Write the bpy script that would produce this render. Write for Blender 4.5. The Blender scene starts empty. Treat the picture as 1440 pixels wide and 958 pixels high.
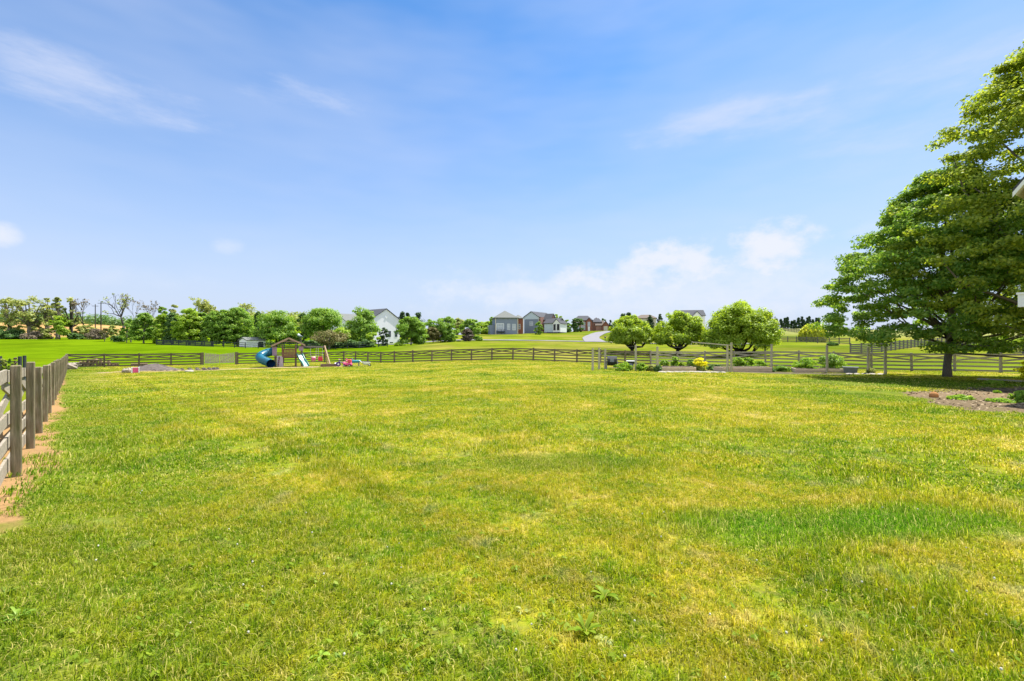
import bpy, math, random
import numpy as np
from mathutils import Vector, Matrix, Quaternion

SC = bpy.context.scene
COL = SC.collection
R = math.radians
F = 640.0          # focal length in pixels of the 1440 px wide photograph
EYE = 1.65
random.seed(3)
rng = np.random.default_rng(11)

# ------------------------------------------------------------------ camera
cam_d = bpy.data.cameras.new("camera"); cam = bpy.data.objects.new("camera", cam_d); COL.objects.link(cam)
cam_d.sensor_width = 36.0; cam_d.lens = 16.0; cam_d.clip_start = 0.05; cam_d.clip_end = 6000
cam.location = (0, 0, EYE); cam.rotation_euler = (R(90), 0, 0)
SC.camera = cam

# ------------------------------------------------------------------ sun + sky
SUN_AZ, SUN_EL = R(52), R(63)         # azimuth clockwise from +Y (to the right and ahead)
sdir = Vector((math.sin(SUN_AZ)*math.cos(SUN_EL), math.cos(SUN_AZ)*math.cos(SUN_EL), math.sin(SUN_EL)))
sun_d = bpy.data.lights.new("sun", 'SUN'); sun_d.energy = 4.7; sun_d.angle = R(0.55); sun_d.color = (1.0, 0.95, 0.86)
sun = bpy.data.objects.new("sun", sun_d); COL.objects.link(sun)
sun.rotation_euler = sdir.to_track_quat('Z', 'Y').to_euler(); sun.location = (60, 60, 120)

SC.view_settings.view_transform = 'Standard'; SC.view_settings.look = 'None'
SC.view_settings.exposure = 1.15; SC.view_settings.gamma = 1.0; SC.view_settings.use_curve_mapping = False
SC.render.engine = 'CYCLES'
SC.cycles.max_bounces = 6; SC.cycles.diffuse_bounces = 5; SC.cycles.transmission_bounces = 5
SC.cycles.transparent_max_bounces = 6; SC.cycles.caustics_reflective = False; SC.cycles.caustics_refractive = False

world = bpy.data.worlds.new("World"); SC.world = world; world.use_nodes = True
def build_world():
    nt = world.node_tree; N = nt.nodes; L = nt.links; N.clear()
    def n(t, **k):
        o = N.new(t)
        for a, b in k.items(): setattr(o, a, b)
        return o
    def mth(op, a, b=None, c=None, clamp=False):
        o = n('ShaderNodeMath', operation=op, use_clamp=clamp)
        for i, v in enumerate((a, b, c)):
            if v is None: continue
            if isinstance(v, (int, float)): o.inputs[i].default_value = v
            else: L.new(v, o.inputs[i])
        return o.outputs[0]
    out = n('ShaderNodeOutputWorld'); bg = n('ShaderNodeBackground'); bg.inputs['Strength'].default_value = 0.08
    sky = n('ShaderNodeTexSky', sky_type='NISHITA', sun_disc=False, sun_elevation=SUN_EL, sun_rotation=SUN_AZ,
            altitude=100.0, air_density=1.0, dust_density=0.25, ozone_density=2.0)
    tc = n('ShaderNodeTexCoord'); sep = n('ShaderNodeSeparateXYZ'); L.new(tc.outputs['Generated'], sep.inputs[0])
    x, y, z = sep.outputs
    az = mth('ARCTAN2', x, y); el = mth('ARCSINE', z)
    cmb = n('ShaderNodeCombineXYZ'); L.new(az, cmb.inputs[0]); L.new(el, cmb.inputs[1])
    def noise(scale, sx, sy, detail=6, rough=0.55, off=0.0):
        mp = n('ShaderNodeMapping'); mp.inputs['Scale'].default_value = (sx, sy, 1); mp.inputs['Location'].default_value = (off, off*0.7, off)
        L.new(cmb.outputs[0], mp.inputs[0])
        t = n('ShaderNodeTexNoise'); t.inputs['Scale'].default_value = scale; t.inputs['Detail'].default_value = detail
        t.inputs['Roughness'].default_value = rough; L.new(mp.outputs[0], t.inputs['Vector']); return t.outputs['Fac']
    puff = noise(13.0, 1.0, 1.5, 9, 0.62, 3.1)
    wisp = noise(3.2, 1.0, 3.6, 7, 0.62, 8.3)
    wisp2 = noise(3.4, 1.0, 3.4, 7, 0.62, 21.7)
    streak = noise(1.6, 0.8, 3.2, 4, 0.6, 1.7)
    def ell(px, py, rx, ry, nz, amp, soft):
        # an elliptical cloud at a fixed azimuth and elevation of the sky
        a0 = math.atan((px-720)/F); e0 = math.atan((479-py)/math.hypot(F, px-720))
        ra = rx/F*math.cos(a0)**2; re = ry/F*math.cos(a0)
        da = mth('DIVIDE', mth('SUBTRACT', az, a0), ra); de = mth('DIVIDE', mth('SUBTRACT', el, e0), re)
        d = mth('SUBTRACT', 1.0, mth('ADD', mth('MULTIPLY', da, da), mth('MULTIPLY', de, de)))
        d = mth('ADD', d, mth('MULTIPLY', mth('SUBTRACT', nz, 0.5), amp))
        d = mth('DIVIDE', d, soft, clamp=True)
        return mth('MULTIPLY', mth('MULTIPLY', d, d), mth('SUBTRACT', 3.0, mth('MULTIPLY', d, 2.0)))
    def mx(*l):
        r = l[0]
        for v in l[1:]: r = mth('MAXIMUM', r, v)
        return r
    cum = mx(mth('MULTIPLY', ell(1082, 350, 92, 44, puff, 4.0, 1.4), .95), mth('MULTIPLY', ell(955, 368, 95, 46, puff, 4.0, 1.3), .92),
             mth('MULTIPLY', ell(880, 392, 150, 34, puff, 3.6, 1.35), .88), mth('MULTIPLY', ell(750, 412, 170, 30, puff, 3.4, 1.6), .75),
             mth('MULTIPLY', ell(930, 415, 400, 64, puff, 2.6, 1.5), .62),
             mth('MULTIPLY', ell(8, 330, 34, 22, puff, 2.4, 1.4), .8), mth('MULTIPLY', ell(320, 347, 30, 15, puff, 2.4, 1.6), .6),
             mth('MULTIPLY', ell(180, 390, 170, 22, puff, 2.4, 2.4), .4), mth('MULTIPLY', ell(1230, 325, 60, 18, puff, 2.4, 2.0), .5))
    cir = mx(mth('MULTIPLY', ell(125, 125, 190, 46, wisp, 5.5, 2.2), .7), mth('MULTIPLY', ell(430, 140, 110, 22, wisp, 5.5, 2.2), .62),
             mth('MULTIPLY', ell(1050, 165, 170, 40, wisp2, 5.5, 2.2), .62), mth('MULTIPLY', ell(1280, 150, 240, 75, wisp2, 5.0, 2.2), .5), mth('MULTIPLY', ell(1180, 230, 200, 50, wisp, 5.0, 3.0), .35), mth('MULTIPLY', ell(1010, 165, 120, 24, wisp2, 4.0, 1.6), .6),
             mth('MULTIPLY', ell(900, 35, 150, 30, wisp, 5.0, 4.5), .25), mth('MULTIPLY', ell(1060, 50, 60, 16, wisp, 5.0, 4.5), .25))
    st = mth('MULTIPLY', mth('MULTIPLY_ADD', streak, 2.4, -0.9, clamp=True), .4)
    # thin veil thickening towards the horizon, where one looks through more air
    hz = mth('SUBTRACT', 1.0, mth('DIVIDE', el, 0.62), clamp=True)
    hz = mth('MULTIPLY', mth('POWER', hz, 1.5), 1.0)
    def mix(fac, a, colb):
        m = n('ShaderNodeMix', data_type='RGBA'); L.new(fac, m.inputs['Factor'])
        L.new(a, m.inputs['A'])
        m.inputs['B'].default_value = (*colb, 1)
        return m.outputs['Result']
    tint = n('ShaderNodeMix', data_type='RGBA', blend_type='MULTIPLY'); tint.inputs['Factor'].default_value = 1.0
    L.new(sky.outputs[0], tint.inputs['A']); tint.inputs['B'].default_value = SKY_TINT
    c = mix(hz, tint.outputs['Result'], HZ_COL)
    c = mix(st, c, CIR_COL)
    c = mix(cir, c, CIR_COL)
    c = mix(cum, c, CUM_COL)
    # unseen bright clouds added behind the view as fill light for shaded faces
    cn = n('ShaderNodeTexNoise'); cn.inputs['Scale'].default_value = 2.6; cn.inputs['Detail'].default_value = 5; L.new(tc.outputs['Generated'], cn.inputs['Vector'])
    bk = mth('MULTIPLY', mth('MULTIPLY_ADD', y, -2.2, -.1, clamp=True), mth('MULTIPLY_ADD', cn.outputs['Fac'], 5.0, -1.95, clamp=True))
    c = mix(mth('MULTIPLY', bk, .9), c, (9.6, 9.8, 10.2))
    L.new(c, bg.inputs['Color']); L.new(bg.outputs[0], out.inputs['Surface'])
SKY_TINT = (.56, .91, 1.17, 1)
HZ_COL = (3.7, 4.0, 5.0); CIR_COL = (4.2, 4.55, 5.6); CUM_COL = (4.9, 5.1, 5.6)
build_world()

# ------------------------------------------------------------------ helpers
def smooth(t): return t*t*(3-2*t)
def vnoise(x, y, seed=0):
    x = np.asarray(x, float); y = np.asarray(y, float)
    xi = np.floor(x).astype(np.int64); yi = np.floor(y).astype(np.int64); fx = smooth(x-xi); fy = smooth(y-yi)
    def h(a, b):
        v = (a*374761393 + b*668265263 + seed*1442695041) & 0x7fffffff
        v = ((v ^ (v >> 13))*1274126177) & 0x7fffffff
        return ((v ^ (v >> 16)) & 0xffff)/65535.0
    return (h(xi, yi)*(1-fx)+h(xi+1, yi)*fx)*(1-fy) + (h(xi, yi+1)*(1-fx)+h(xi+1, yi+1)*fx)*fy
def fbm(x, y, seed=0, o=4):
    s = 0; a = .5; t = 0
    for i in range(o):
        s = s + a*vnoise(np.asarray(x)*2**i, np.asarray(y)*2**i, seed+i*7); t += a; a *= .5
    return s/t

def tag(o, label=None, cat=None, group=None, kind=None):
    if label: o['label'] = label
    if cat: o['category'] = cat
    if group: o['group'] = group
    if kind: o['kind'] = kind
    return o
def thing(name, label, cat, loc, rz=0.0, group=None):
    o = bpy.data.objects.new(name, None); COL.objects.link(o); o.location = loc; o.rotation_euler = (0, 0, rz)
    o.empty_display_size = 0.3
    return tag(o, label, cat, group)
def copy_tree(o, parent=None):
    c = o.copy(); COL.objects.link(c); c.parent = parent
    for ch in [q for q in COL.objects if q.parent == o]: copy_tree(ch, c)
    return c

class MB:
    def __init__(s): s.v = []; s.f = []
    def add(s, vs, fs):
        b = len(s.v); s.v += [tuple(map(float, q)) for q in vs]; s.f += [tuple(b+i for i in f) for f in fs]; return s
    def box(s, cx, cy, cz, sx, sy, sz, rz=0.0):
        c, k = math.cos(rz), math.sin(rz); vs = []
        for z in (-.5, .5):
            for a, b in ((-.5, -.5), (.5, -.5), (.5, .5), (-.5, .5)):
                px, py = a*sx, b*sy
                vs.append((cx+px*c-py*k, cy+px*k+py*c, cz+z*sz))
        return s.add(vs, [(3, 2, 1, 0), (4, 5, 6, 7), (0, 1, 5, 4), (1, 2, 6, 5), (2, 3, 7, 6), (3, 0, 4, 7)])
    def b2(s, x0, x1, y0, y1, z0, z1): return s.box((x0+x1)/2, (y0+y1)/2, (z0+z1)/2, x1-x0, y1-y0, z1-z0)
    def beam(s, p, q, w, h, up=(0, 0, 1)):
        p = Vector(p); q = Vector(q); d = (q-p).normalized(); u = Vector(up)
        sd = d.cross(u)
        if sd.length < 1e-4: sd = d.cross(Vector((0, 1, 0)))
        sd.normalize(); u = sd.cross(d); sd *= w/2; u *= h/2
        vs = [p-sd-u, p+sd-u, p+sd+u, p-sd+u, q-sd-u, q+sd-u, q+sd+u, q-sd+u]
        return s.add(vs, [(0, 1, 2, 3), (7, 6, 5, 4), (0, 4, 5, 1), (1, 5, 6, 2), (2, 6, 7, 3), (3, 7, 4, 0)])
    def tube(s, pts, rad, n=8, cap=True, open_=False):
        pts = [Vector(p) for p in pts]
        if not hasattr(rad, '__len__'): rad = [rad]*len(pts)
        vs = []; fs = []; ref = None
        for i, p in enumerate(pts):
            d = (pts[min(i+1, len(pts)-1)]-pts[max(i-1, 0)]).normalized()
            if ref is None: ref = d.orthogonal().normalized()
            ref = (ref - d*ref.dot(d)).normalized(); b = d.cross(ref)
            for k in range(n):
                a = 2*math.pi*k/n; vs.append(p+(ref*math.cos(a)+b*math.sin(a))*rad[i])
        for i in range(len(pts)-1):
            for k in range(n):
                a = i*n+k; b_ = i*n+(k+1) % n; fs.append((a, b_, b_+n, a+n))
        if cap: fs.append(tuple(range(n-1, -1, -1))); fs.append(tuple(range((len(pts)-1)*n, len(pts)*n)))
        return s.add(vs, fs)
    def cyl(s, x, y, z0, z1, r0, r1=None, n=12): return s.tube([(x, y, z0), (x, y, z1)], [r0, r0 if r1 is None else r1], n)
    def blob(s, c, r, n=8, m=5, jit=0.12, seed=0):
        rr = random.Random(seed); vs = []; fs = []
        rx, ry, rz = r if hasattr(r, '__len__') else (r, r, r)
        for i in range(m+1):
            th = math.pi*i/m
            for k in range(n):
                a = 2*math.pi*k/n; j = 1+rr.uniform(-jit, jit)
                vs.append((c[0]+rx*j*math.sin(th)*math.cos(a), c[1]+ry*j*math.sin(th)*math.sin(a), c[2]+rz*j*math.cos(th)))
        for i in range(m):
            for k in range(n): fs.append((i*n+k, (i+1)*n+k, (i+1)*n+(k+1) % n, i*n+(k+1) % n))
        return s.add(vs, fs)
    def build(s, name, mat, parent=None, smooth=False, bevel=0.0):
        me = bpy.data.meshes.new(name); me.from_pydata(s.v, [], s.f); me.update()
        if smooth: me.polygons.foreach_set('use_smooth', [True]*len(me.polygons))
        o = bpy.data.objects.new(name, me); COL.objects.link(o); me.materials.append(mat); o.parent = parent
        if bevel:
            b = o.modifiers.new('bevel', 'BEVEL'); b.width = bevel; b.segments = 1; b.limit_method = 'ANGLE'
        return o
def mesh_np(name, v, quads, mat, parent=None, smooth=False, attrs=None):
    v = np.asarray(v, np.float32); quads = np.asarray(quads, np.int32); k = quads.shape[1] if len(quads) else 4
    me = bpy.data.meshes.new(name); me.vertices.add(len(v)); me.vertices.foreach_set('co', v.ravel())
    me.loops.add(quads.size); me.loops.foreach_set('vertex_index', quads.ravel())
    me.polygons.add(len(quads)); me.polygons.foreach_set('loop_start', np.arange(len(quads), dtype=np.int32)*k)
    me.polygons.foreach_set('loop_total', np.full(len(quads), k, np.int32))
    if smooth: me.polygons.foreach_set('use_smooth', np.ones(len(quads), bool))
    me.update(calc_edges=True)
    for nm, (typ, arr) in (attrs or {}).items():
        a = me.attributes.new(nm, typ, 'POINT')
        a.data.foreach_set({'FLOAT': 'value', 'INT': 'value', 'FLOAT_VECTOR': 'vector', 'FLOAT_COLOR': 'color'}[typ], np.asarray(arr, np.int32 if typ == 'INT' else np.float32).ravel())
    o = bpy.data.objects.new(name, me); COL.objects.link(o); me.materials.append(mat); o.parent = parent
    return o

# ------------------------------------------------------------------ terrain height
prof = {   # photo column -> (depth, height) pairs of the ground
 -460: [(1,0),(6,0),(10,-.2),(20,-.55),(43,-1.0),(60,-1.0),(100,.1),(160,2.15),(200,2.7),(320,15.2),(500,17),(1500,22)],
    0: [(1,0),(6,0),(10,-.25),(20,-.6),(43,-1.0),(60,-1.0),(100,.1),(160,2.15),(200,2.7),(320,15.2),(500,17),(1500,22)],
  100: [(1,0),(6,0),(10,-.25),(20,-.58),(43,-.98),(60,-1.0),(90,-.3),(140,1.65),(165,2.17),(205,3.0),(320,14.6),(500,16),(1500,20)],
  175: [(1,0),(10,-.2),(20,-.52),(44,-1.0),(60,-1.0),(90,0),(130,1.1),(165,2.0),(205,3.0),(320,12.5),(500,14),(1500,20)],
  240: [(1,0),(10,-.15),(20,-.5),(46,-1.0),(60,-1.0),(90,.15),(118,.7),(160,1.6),(300,8),(500,10),(1500,20)],
  340: [(1,0),(10,-.12),(20,-.45),(50,-1.1),(65,-1.1),(100,-.2),(125,.3),(200,2),(300,7),(1500,18)],
  460: [(1,0),(10,-.1),(20,-.38),(57,-1.15),(70,-1.15),(100,-.3),(130,.1),(200,2),(300,7),(1500,14)],
  552: [(1,0),(20,-.3),(54,-1.05),(65,-.9),(85,.3),(100,.35),(125,-.1),(200,2),(300,4),(1500,8)],
  640: [(1,0),(20,-.25),(51,-.7),(65,-.4),(110,1.4),(118,1.5),(170,3.9),(200,4.2),(400,3),(1500,3)],
  720: [(1,0),(20,-.22),(50,-.5),(62,-.3),(105,1.32),(112,1.45),(178,4.2),(200,4.8),(300,5),(1500,2)],
  850: [(1,0),(20,-.22),(45,-.65),(60,-.55),(85,.72),(105,1.15),(150,2.6),(190,5.5),(215,6.7),(400,7),(1500,2)],
 1000: [(1,0),(20,-.25),(38,-.68),(60,-.6),(75,.42),(110,.96),(180,4.2),(230,7.8),(400,8),(1500,2)],
 1110: [(1,0),(20,-.28),(34,-.7),(60,.1),(90,.8),(120,1.84),(180,4.7),(270,9.2),(400,9.5),(1500,2)],
 1250: [(1,0),(15,-.15),(25,-.42),(34,-.66),(50,-.45),(70,.4),(110,1.8),(200,5),(280,8.6),(1500,2)],
 1332: [(1,0),(12,-.1),(25.5,-.4),(32,-.63),(50,-.3),(80,.65),(150,2.8),(280,7.3),(1500,2)],
 1440: [(1,0),(10,-.05),(20,-.25),(31,-.62),(50,-.25),(80,1.0),(150,3.3),(280,7.3),(1500,2)],
 2100: [(1,0),(10,-.05),(20,-.25),(31,-.6),(50,-.25),(80,1.0),(150,3.3),(280,7.3),(1500,2)]}
NA, NR = 1440, 420
LR0, LR1 = math.log(0.5), math.log(3000.0)
def build_heights():
    cols = sorted(prof); aa = [math.atan((p-720)/F) for p in cols]
    lr = np.linspace(LR0, LR1, NR); rows = []
    for p, a in zip(cols, aa):
        q = prof[p]; rows.append(np.interp(lr, [math.log(z/math.cos(a)) for z, h in q], [h for z, h in q]))
    rows = np.array(rows); flat = np.interp(lr, [0, 4, 8], [0, -.3, -2])
    ang = np.linspace(-math.pi, math.pi, NA, endpoint=False)
    A2 = [-math.pi, -2.2]+aa+[2.2, math.pi]; R2 = np.vstack([flat, flat, rows, flat, flat])
    out = np.empty((NA, NR))
    for j in range(NR): out[:, j] = np.interp(ang, A2, R2[:, j])
    k = np.exp(-.5*(np.arange(-16, 17)/5.5)**2); k /= k.sum()
    pad = np.vstack([out[-16:], out, out[:16]]); out = sum(k[i]*pad[i:i+NA] for i in range(33))
    k = np.exp(-.5*(np.arange(-14, 15)/3.6)**2); k /= k.sum()
    pad = np.hstack([np.repeat(out[:, :1], 14, 1), out, np.repeat(out[:, -1:], 14, 1)])
    return sum(k[i]*pad[:, i:i+NR] for i in range(29))
HG = build_heights()
def gh(x, y, bump=True):
    x = np.asarray(x, float); y = np.asarray(y, float)
    a = (np.arctan2(x, y)+math.pi)/(2*math.pi)*NA
    l = (np.log(np.maximum(np.hypot(x, y), .51))-LR0)/(LR1-LR0)*(NR-1)
    i0 = np.floor(a).astype(int) % NA; fa = a-np.floor(a); j0 = np.clip(np.floor(l).astype(int), 0, NR-2); fl = np.clip(l-j0, 0, 1)
    i1 = (i0+1) % NA
    h = (HG[i0, j0]*(1-fa)+HG[i1, j0]*fa)*(1-fl)+(HG[i0, j0+1]*(1-fa)+HG[i1, j0+1]*fa)*fl
    if bump: h = h+(fbm(x/3.1, y/3.1, 5, 3)-.5)*.10
    return h
def gz(x, y): return float(gh(x, y))
def XZ(px, z): return ((px-720)/F*z, z)
def at(px, z):
    x, y = XZ(px, z); return Vector((x, y, gz(x, y)))
def G(px, py):     # ground point seen at a photo pixel
    zs = np.exp(np.linspace(math.log(1.5), math.log(500), 3000)); x = (px-720)/F*zs
    d = EYE+(479-py)/F*zs-gh(x, zs); k = np.argmax(d < 0)
    return Vector((x[k], zs[k], gz(x[k], zs[k])))
def zat(py, z): return EYE+(479-py)/F*z
def yaw(p): return -math.atan2(p[0], p[1])    # local -y faces the camera

# ------------------------------------------------------------------ materials
def new_mat(name):
    m = bpy.data.materials.new(name); m.use_nodes = True; m.node_tree.nodes.clear(); return m
class NT:
    def __init__(s, m): s.nt = m.node_tree if hasattr(m, 'node_tree') else m
    def n(s, t, **k):
        o = s.nt.nodes.new(t)
        for a, b in k.items(): setattr(o, a, b)
        return o
    def l(s, a, b): s.nt.links.new(a, b)
    def noise(s, scale, vec=None, detail=4, rough=.55):
        t = s.n('ShaderNodeTexNoise'); t.inputs['Scale'].default_value = scale; t.inputs['Detail'].default_value = detail
        t.inputs['Roughness'].default_value = rough
        if vec: s.l(vec, t.inputs['Vector'])
        return t.outputs['Fac']
    def ramp(s, fac, stops):
        r = s.n('ShaderNodeValToRGB'); e = r.color_ramp.elements
        while len(e) < len(stops): e.new(.5)
        for i, (p, c) in enumerate(stops): e[i].position = p; e[i].color = (*c, 1)
        s.l(fac, r.inputs[0]); return r.outputs[0]
    def mix(s, fac, a, b, blend='MIX'):
        m = s.n('ShaderNodeMix', data_type='RGBA', blend_type=blend)
        for k, v in (('Factor', fac), ('A', a), ('B', b)):
            i = m.inputs[k]
            if isinstance(v, (int, float)): i.default_value = v
            elif isinstance(v, tuple): i.default_value = (*v, 1)
            else: s.l(v, i)
        return m.outputs['Result']
    def math(s, op, a, b=0.0, c=0.0, clamp=False):
        m = s.n('ShaderNodeMath', operation=op, use_clamp=clamp)
        for i, v in enumerate((a, b, c)):
            if isinstance(v, (int, float)): m.inputs[i].default_value = v
            else: s.l(v, m.inputs[i])
        return m.outputs[0]
def surf(name, c1, c2=None, scale=6.0, rough=.75, stretch=None, bump=0.0, spec=.3, metal=0.0, rnd=0.0, grain=None):
    m = new_mat(name); t = NT(m); out = t.n('ShaderNodeOutputMaterial'); b = t.n('ShaderNodeBsdfPrincipled')
    b.inputs['Roughness'].default_value = rough; b.inputs['Specular IOR Level'].default_value = spec; b.inputs['Metallic'].default_value = metal
    tc = t.n('ShaderNodeTexCoord'); vec = tc.outputs['Object']
    if stretch:
        mp = t.n('ShaderNodeMapping'); mp.inputs['Scale'].default_value = stretch; t.l(vec, mp.inputs[0]); vec = mp.outputs[0]
    c2 = c2 or tuple(x*.8 for x in c1)
    fac = t.noise(scale, vec, 6, .6); col = t.ramp(fac, [(.3, c1), (.7, c2)])
    if grain:
        f2 = t.noise(grain[0], vec, 3, .6); col = t.mix(t.math('MULTIPLY_ADD', f2, 3.0, -1.3, True), col, grain[1])
    if rnd:
        oi = t.n('ShaderNodeObjectInfo'); hs = t.n('ShaderNodeHueSaturation'); t.l(col, hs.inputs['Color'])
        t.l(t.math('MULTIPLY_ADD', oi.outputs['Random'], 2*rnd, 1-rnd), hs.inputs['Value']); col = hs.outputs[0]
    t.l(col, b.inputs['Base Color'])
    if bump:
        bp = t.n('ShaderNodeBump'); bp.inputs['Strength'].default_value = bump; bp.inputs['Distance'].default_value = .02
        t.l(fac, bp.inputs['Height']); t.l(bp.outputs[0], b.inputs['Normal'])
    t.l(b.outputs[0], out.inputs[0]); return m
def leafm(name, c1, c2, trans=.4, gloss=.06, var=.35, wscale=.9, boost=1.7, hue=.488):
    m = new_mat(name); t = NT(m); out = t.n('ShaderNodeOutputMaterial')
    geo = t.n('ShaderNodeNewGeometry')
    nz = t.noise(wscale, geo.outputs['Position'], 2)
    gloss *= .5; c1 = tuple(min(v*boost, .85) for v in c1); c2 = tuple(min(v*boost, .85) for v in c2)
    col = t.ramp(t.math('ADD', t.math('MULTIPLY', geo.outputs['Random Per Island'], var+.25), t.math('MULTIPLY', nz, .75-var), 0), [(.25, c1), (.75, c2)])
    d = t.n('ShaderNodeBsdfDiffuse'); tr = t.n('ShaderNodeBsdfTranslucent'); t.l(col, d.inputs[0])
    hs = t.n('ShaderNodeHueSaturation'); hs.inputs['Hue'].default_value = hue; hs.inputs['Saturation'].default_value = 1.08; hs.inputs['Value'].default_value = 1.55
    t.l(col, hs.inputs['Color']); t.l(hs.outputs[0], tr.inputs[0])
    mx = t.n('ShaderNodeMixShader'); mx.inputs[0].default_value = trans; t.l(d.outputs[0], mx.inputs[1]); t.l(tr.outputs[0], mx.inputs[2])
    g = t.n('ShaderNodeBsdfGlossy'); g.inputs['Roughness'].default_value = .45; g.inputs['Color'].default_value = (.7, .75, .6, 1)
    m2 = t.n('ShaderNodeMixShader'); m2.inputs[0].default_value = gloss; t.l(mx.outputs[0], m2.inputs[1]); t.l(g.outputs[0], m2.inputs[2])
    t.l(m2.outputs[0], out.inputs[0]); return m

# lawn colour as a world-position function shared by the turf sheet and the blades
def lawn_group():
    g = bpy.data.node_groups.new('lawn_colour', 'ShaderNodeTree'); g.interface.new_socket('Color', in_out='OUTPUT', socket_type='NodeSocketColor')
    t = NT(g); go = t.n('NodeGroupOutput'); geo = t.n('ShaderNodeNewGeometry')
    mp = t.n('ShaderNodeMapping'); mp.inputs['Scale'].default_value = (1, 1, 0); t.l(geo.outputs['Position'], mp.inputs[0]); P = mp.outputs[0]
    a = t.noise(.22, P, 3, .55); b = t.noise(1.1, P, 5, .7); c = t.noise(7.5, P, 4, .7)
    f = t.math('ADD', t.math('MULTIPLY', a, .55), t.math('ADD', t.math('MULTIPLY', b, .55), t.math('MULTIPLY', c, .5)))
    f = t.math('MULTIPLY_ADD', f, 2.8, -1.68, True)
    col = t.ramp(f, [(0.0, (.048, .135, .004)), (.22, (.128, .230, .004)), (.46, (.225, .280, .006)), (.74, (.370, .350, .017)), (1.0, (.54, .46, .13))])
    # clover-green patches
    d = t.noise(.34, P, 3, .6)
    mp2 = t.math('MULTIPLY_ADD', d, 9.0, -5.3, True)
    col = t.mix(t.math('MULTIPLY', mp2, .8), col, (.095, .205, .006))
    e = t.noise(1.7, P, 4, .65)
    col = t.mix(t.math('MULTIPLY', t.math('MULTIPLY_ADD', e, 7.0, -4.1, True), .6), col, (.42, .39, .21))
    sp = t.n('ShaderNodeSeparateXYZ'); t.l(geo.outputs['Position'], sp.inputs[0]); X, Y = sp.outputs[0], sp.outputs[1]
    wob = t.math('MULTIPLY_ADD', t.noise(.8, P, 4, .6), 1.6, -.8)
    def green(cx, cy, rx, ry, amt, colr):
        nonlocal col
        u = t.math('DIVIDE', t.math('SUBTRACT', X, cx), rx); v = t.math('DIVIDE', t.math('SUBTRACT', Y, cy), ry)
        d2 = t.math('ADD', t.math('SUBTRACT', 1.0, t.math('ADD', t.math('MULTIPLY', u, u), t.math('MULTIPLY', v, v))), wob)
        col = t.mix(t.math('MULTIPLY', t.math('MULTIPLY', d2, 1.3, 0, True), amt), col, colr)
    green(18.0, 21.5, 6.5, 5.0, .8, (.085, .185, .008)); green(3.1, 4.3, 1.7, .65, .95, (.10, .25, .006)); green(.6, 6.6, 1.9, .7, .6, (.10, .20, .008)); green(13.0, 14.5, 2.5, 4.5, .6, (.10, .20, .01))
    dl = t.math('SUBTRACT', t.math('MULTIPLY', t.math('SUBTRACT', X, -6.1), .721), t.math('MULTIPLY', t.math('SUBTRACT', Y, 5.6), -.693))
    bands = t.math('MULTIPLY', t.math('SINE', t.math('MULTIPLY', dl, 5.6)), t.math('SUBTRACT', 1.0, t.math('DIVIDE', t.math('ABSOLUTE', t.math('SUBTRACT', dl, 3.2)), 2.6), 0, True))
    bands = t.math('MULTIPLY', bands, .13)
    vv = t.n('ShaderNodeHueSaturation'); t.l(col, vv.inputs['Color']); t.l(t.math('ADD', 1.0, bands), vv.inputs['Value']); col = vv.outputs[0]
    near = t.math('ADD', t.math('SUBTRACT', 1.0, t.math('DIVIDE', dl, 2.6)), wob, 0, True)
    col = t.mix(t.math('MULTIPLY', near, .75), col, (.105, .205, .008))
    t.l(col, go.inputs[0]); return g
LAWN = lawn_group()
def grass_mat():
    m = new_mat('grass_blades'); t = NT(m); out = t.n('ShaderNodeOutputMaterial'); gr = t.n('ShaderNodeGroup'); gr.node_tree = LAWN
    geo = t.n('ShaderNodeNewGeometry'); oi = t.n('ShaderNodeObjectInfo')
    r = t.math('FRACT', t.math('ADD', geo.outputs['Random Per Island'], t.math('MULTIPLY', oi.outputs['Random'], 7.31)))
    hs = t.n('ShaderNodeHueSaturation'); t.l(gr.outputs[0], hs.inputs['Color'])
    t.l(t.math('MULTIPLY_ADD', r, 1.15, .5), hs.inputs['Value']); t.l(t.math('MULTIPLY_ADD', r, -.05, .522), hs.inputs['Hue'])
    col = t.mix(t.math('MULTIPLY', t.math('GREATER_THAN', r, .88), .8), hs.outputs[0], (.60, .52, .17))
    d = t.n('ShaderNodeBsdfDiffuse'); tr = t.n('ShaderNodeBsdfTranslucent'); t.l(col, d.inputs[0])
    h2 = t.n('ShaderNodeHueSaturation'); h2.inputs['Value'].default_value = 1.5; t.l(col, h2.inputs['Color']); t.l(h2.outputs[0], tr.inputs[0])
    mx = t.n('ShaderNodeMixShader'); mx.inputs[0].default_value = .45; t.l(d.outputs[0], mx.inputs[1]); t.l(tr.outputs[0], mx.inputs[2])
    g = t.n('ShaderNodeBsdfGlossy'); g.inputs['Roughness'].default_value = .5
    m2 = t.n('ShaderNodeMixShader'); m2.inputs[0].default_value = .008; t.l(mx.outputs[0], m2.inputs[1]); t.l(g.outputs[0], m2.inputs[2])
    t.l(m2.outputs[0], out.inputs[0]); return m
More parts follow.
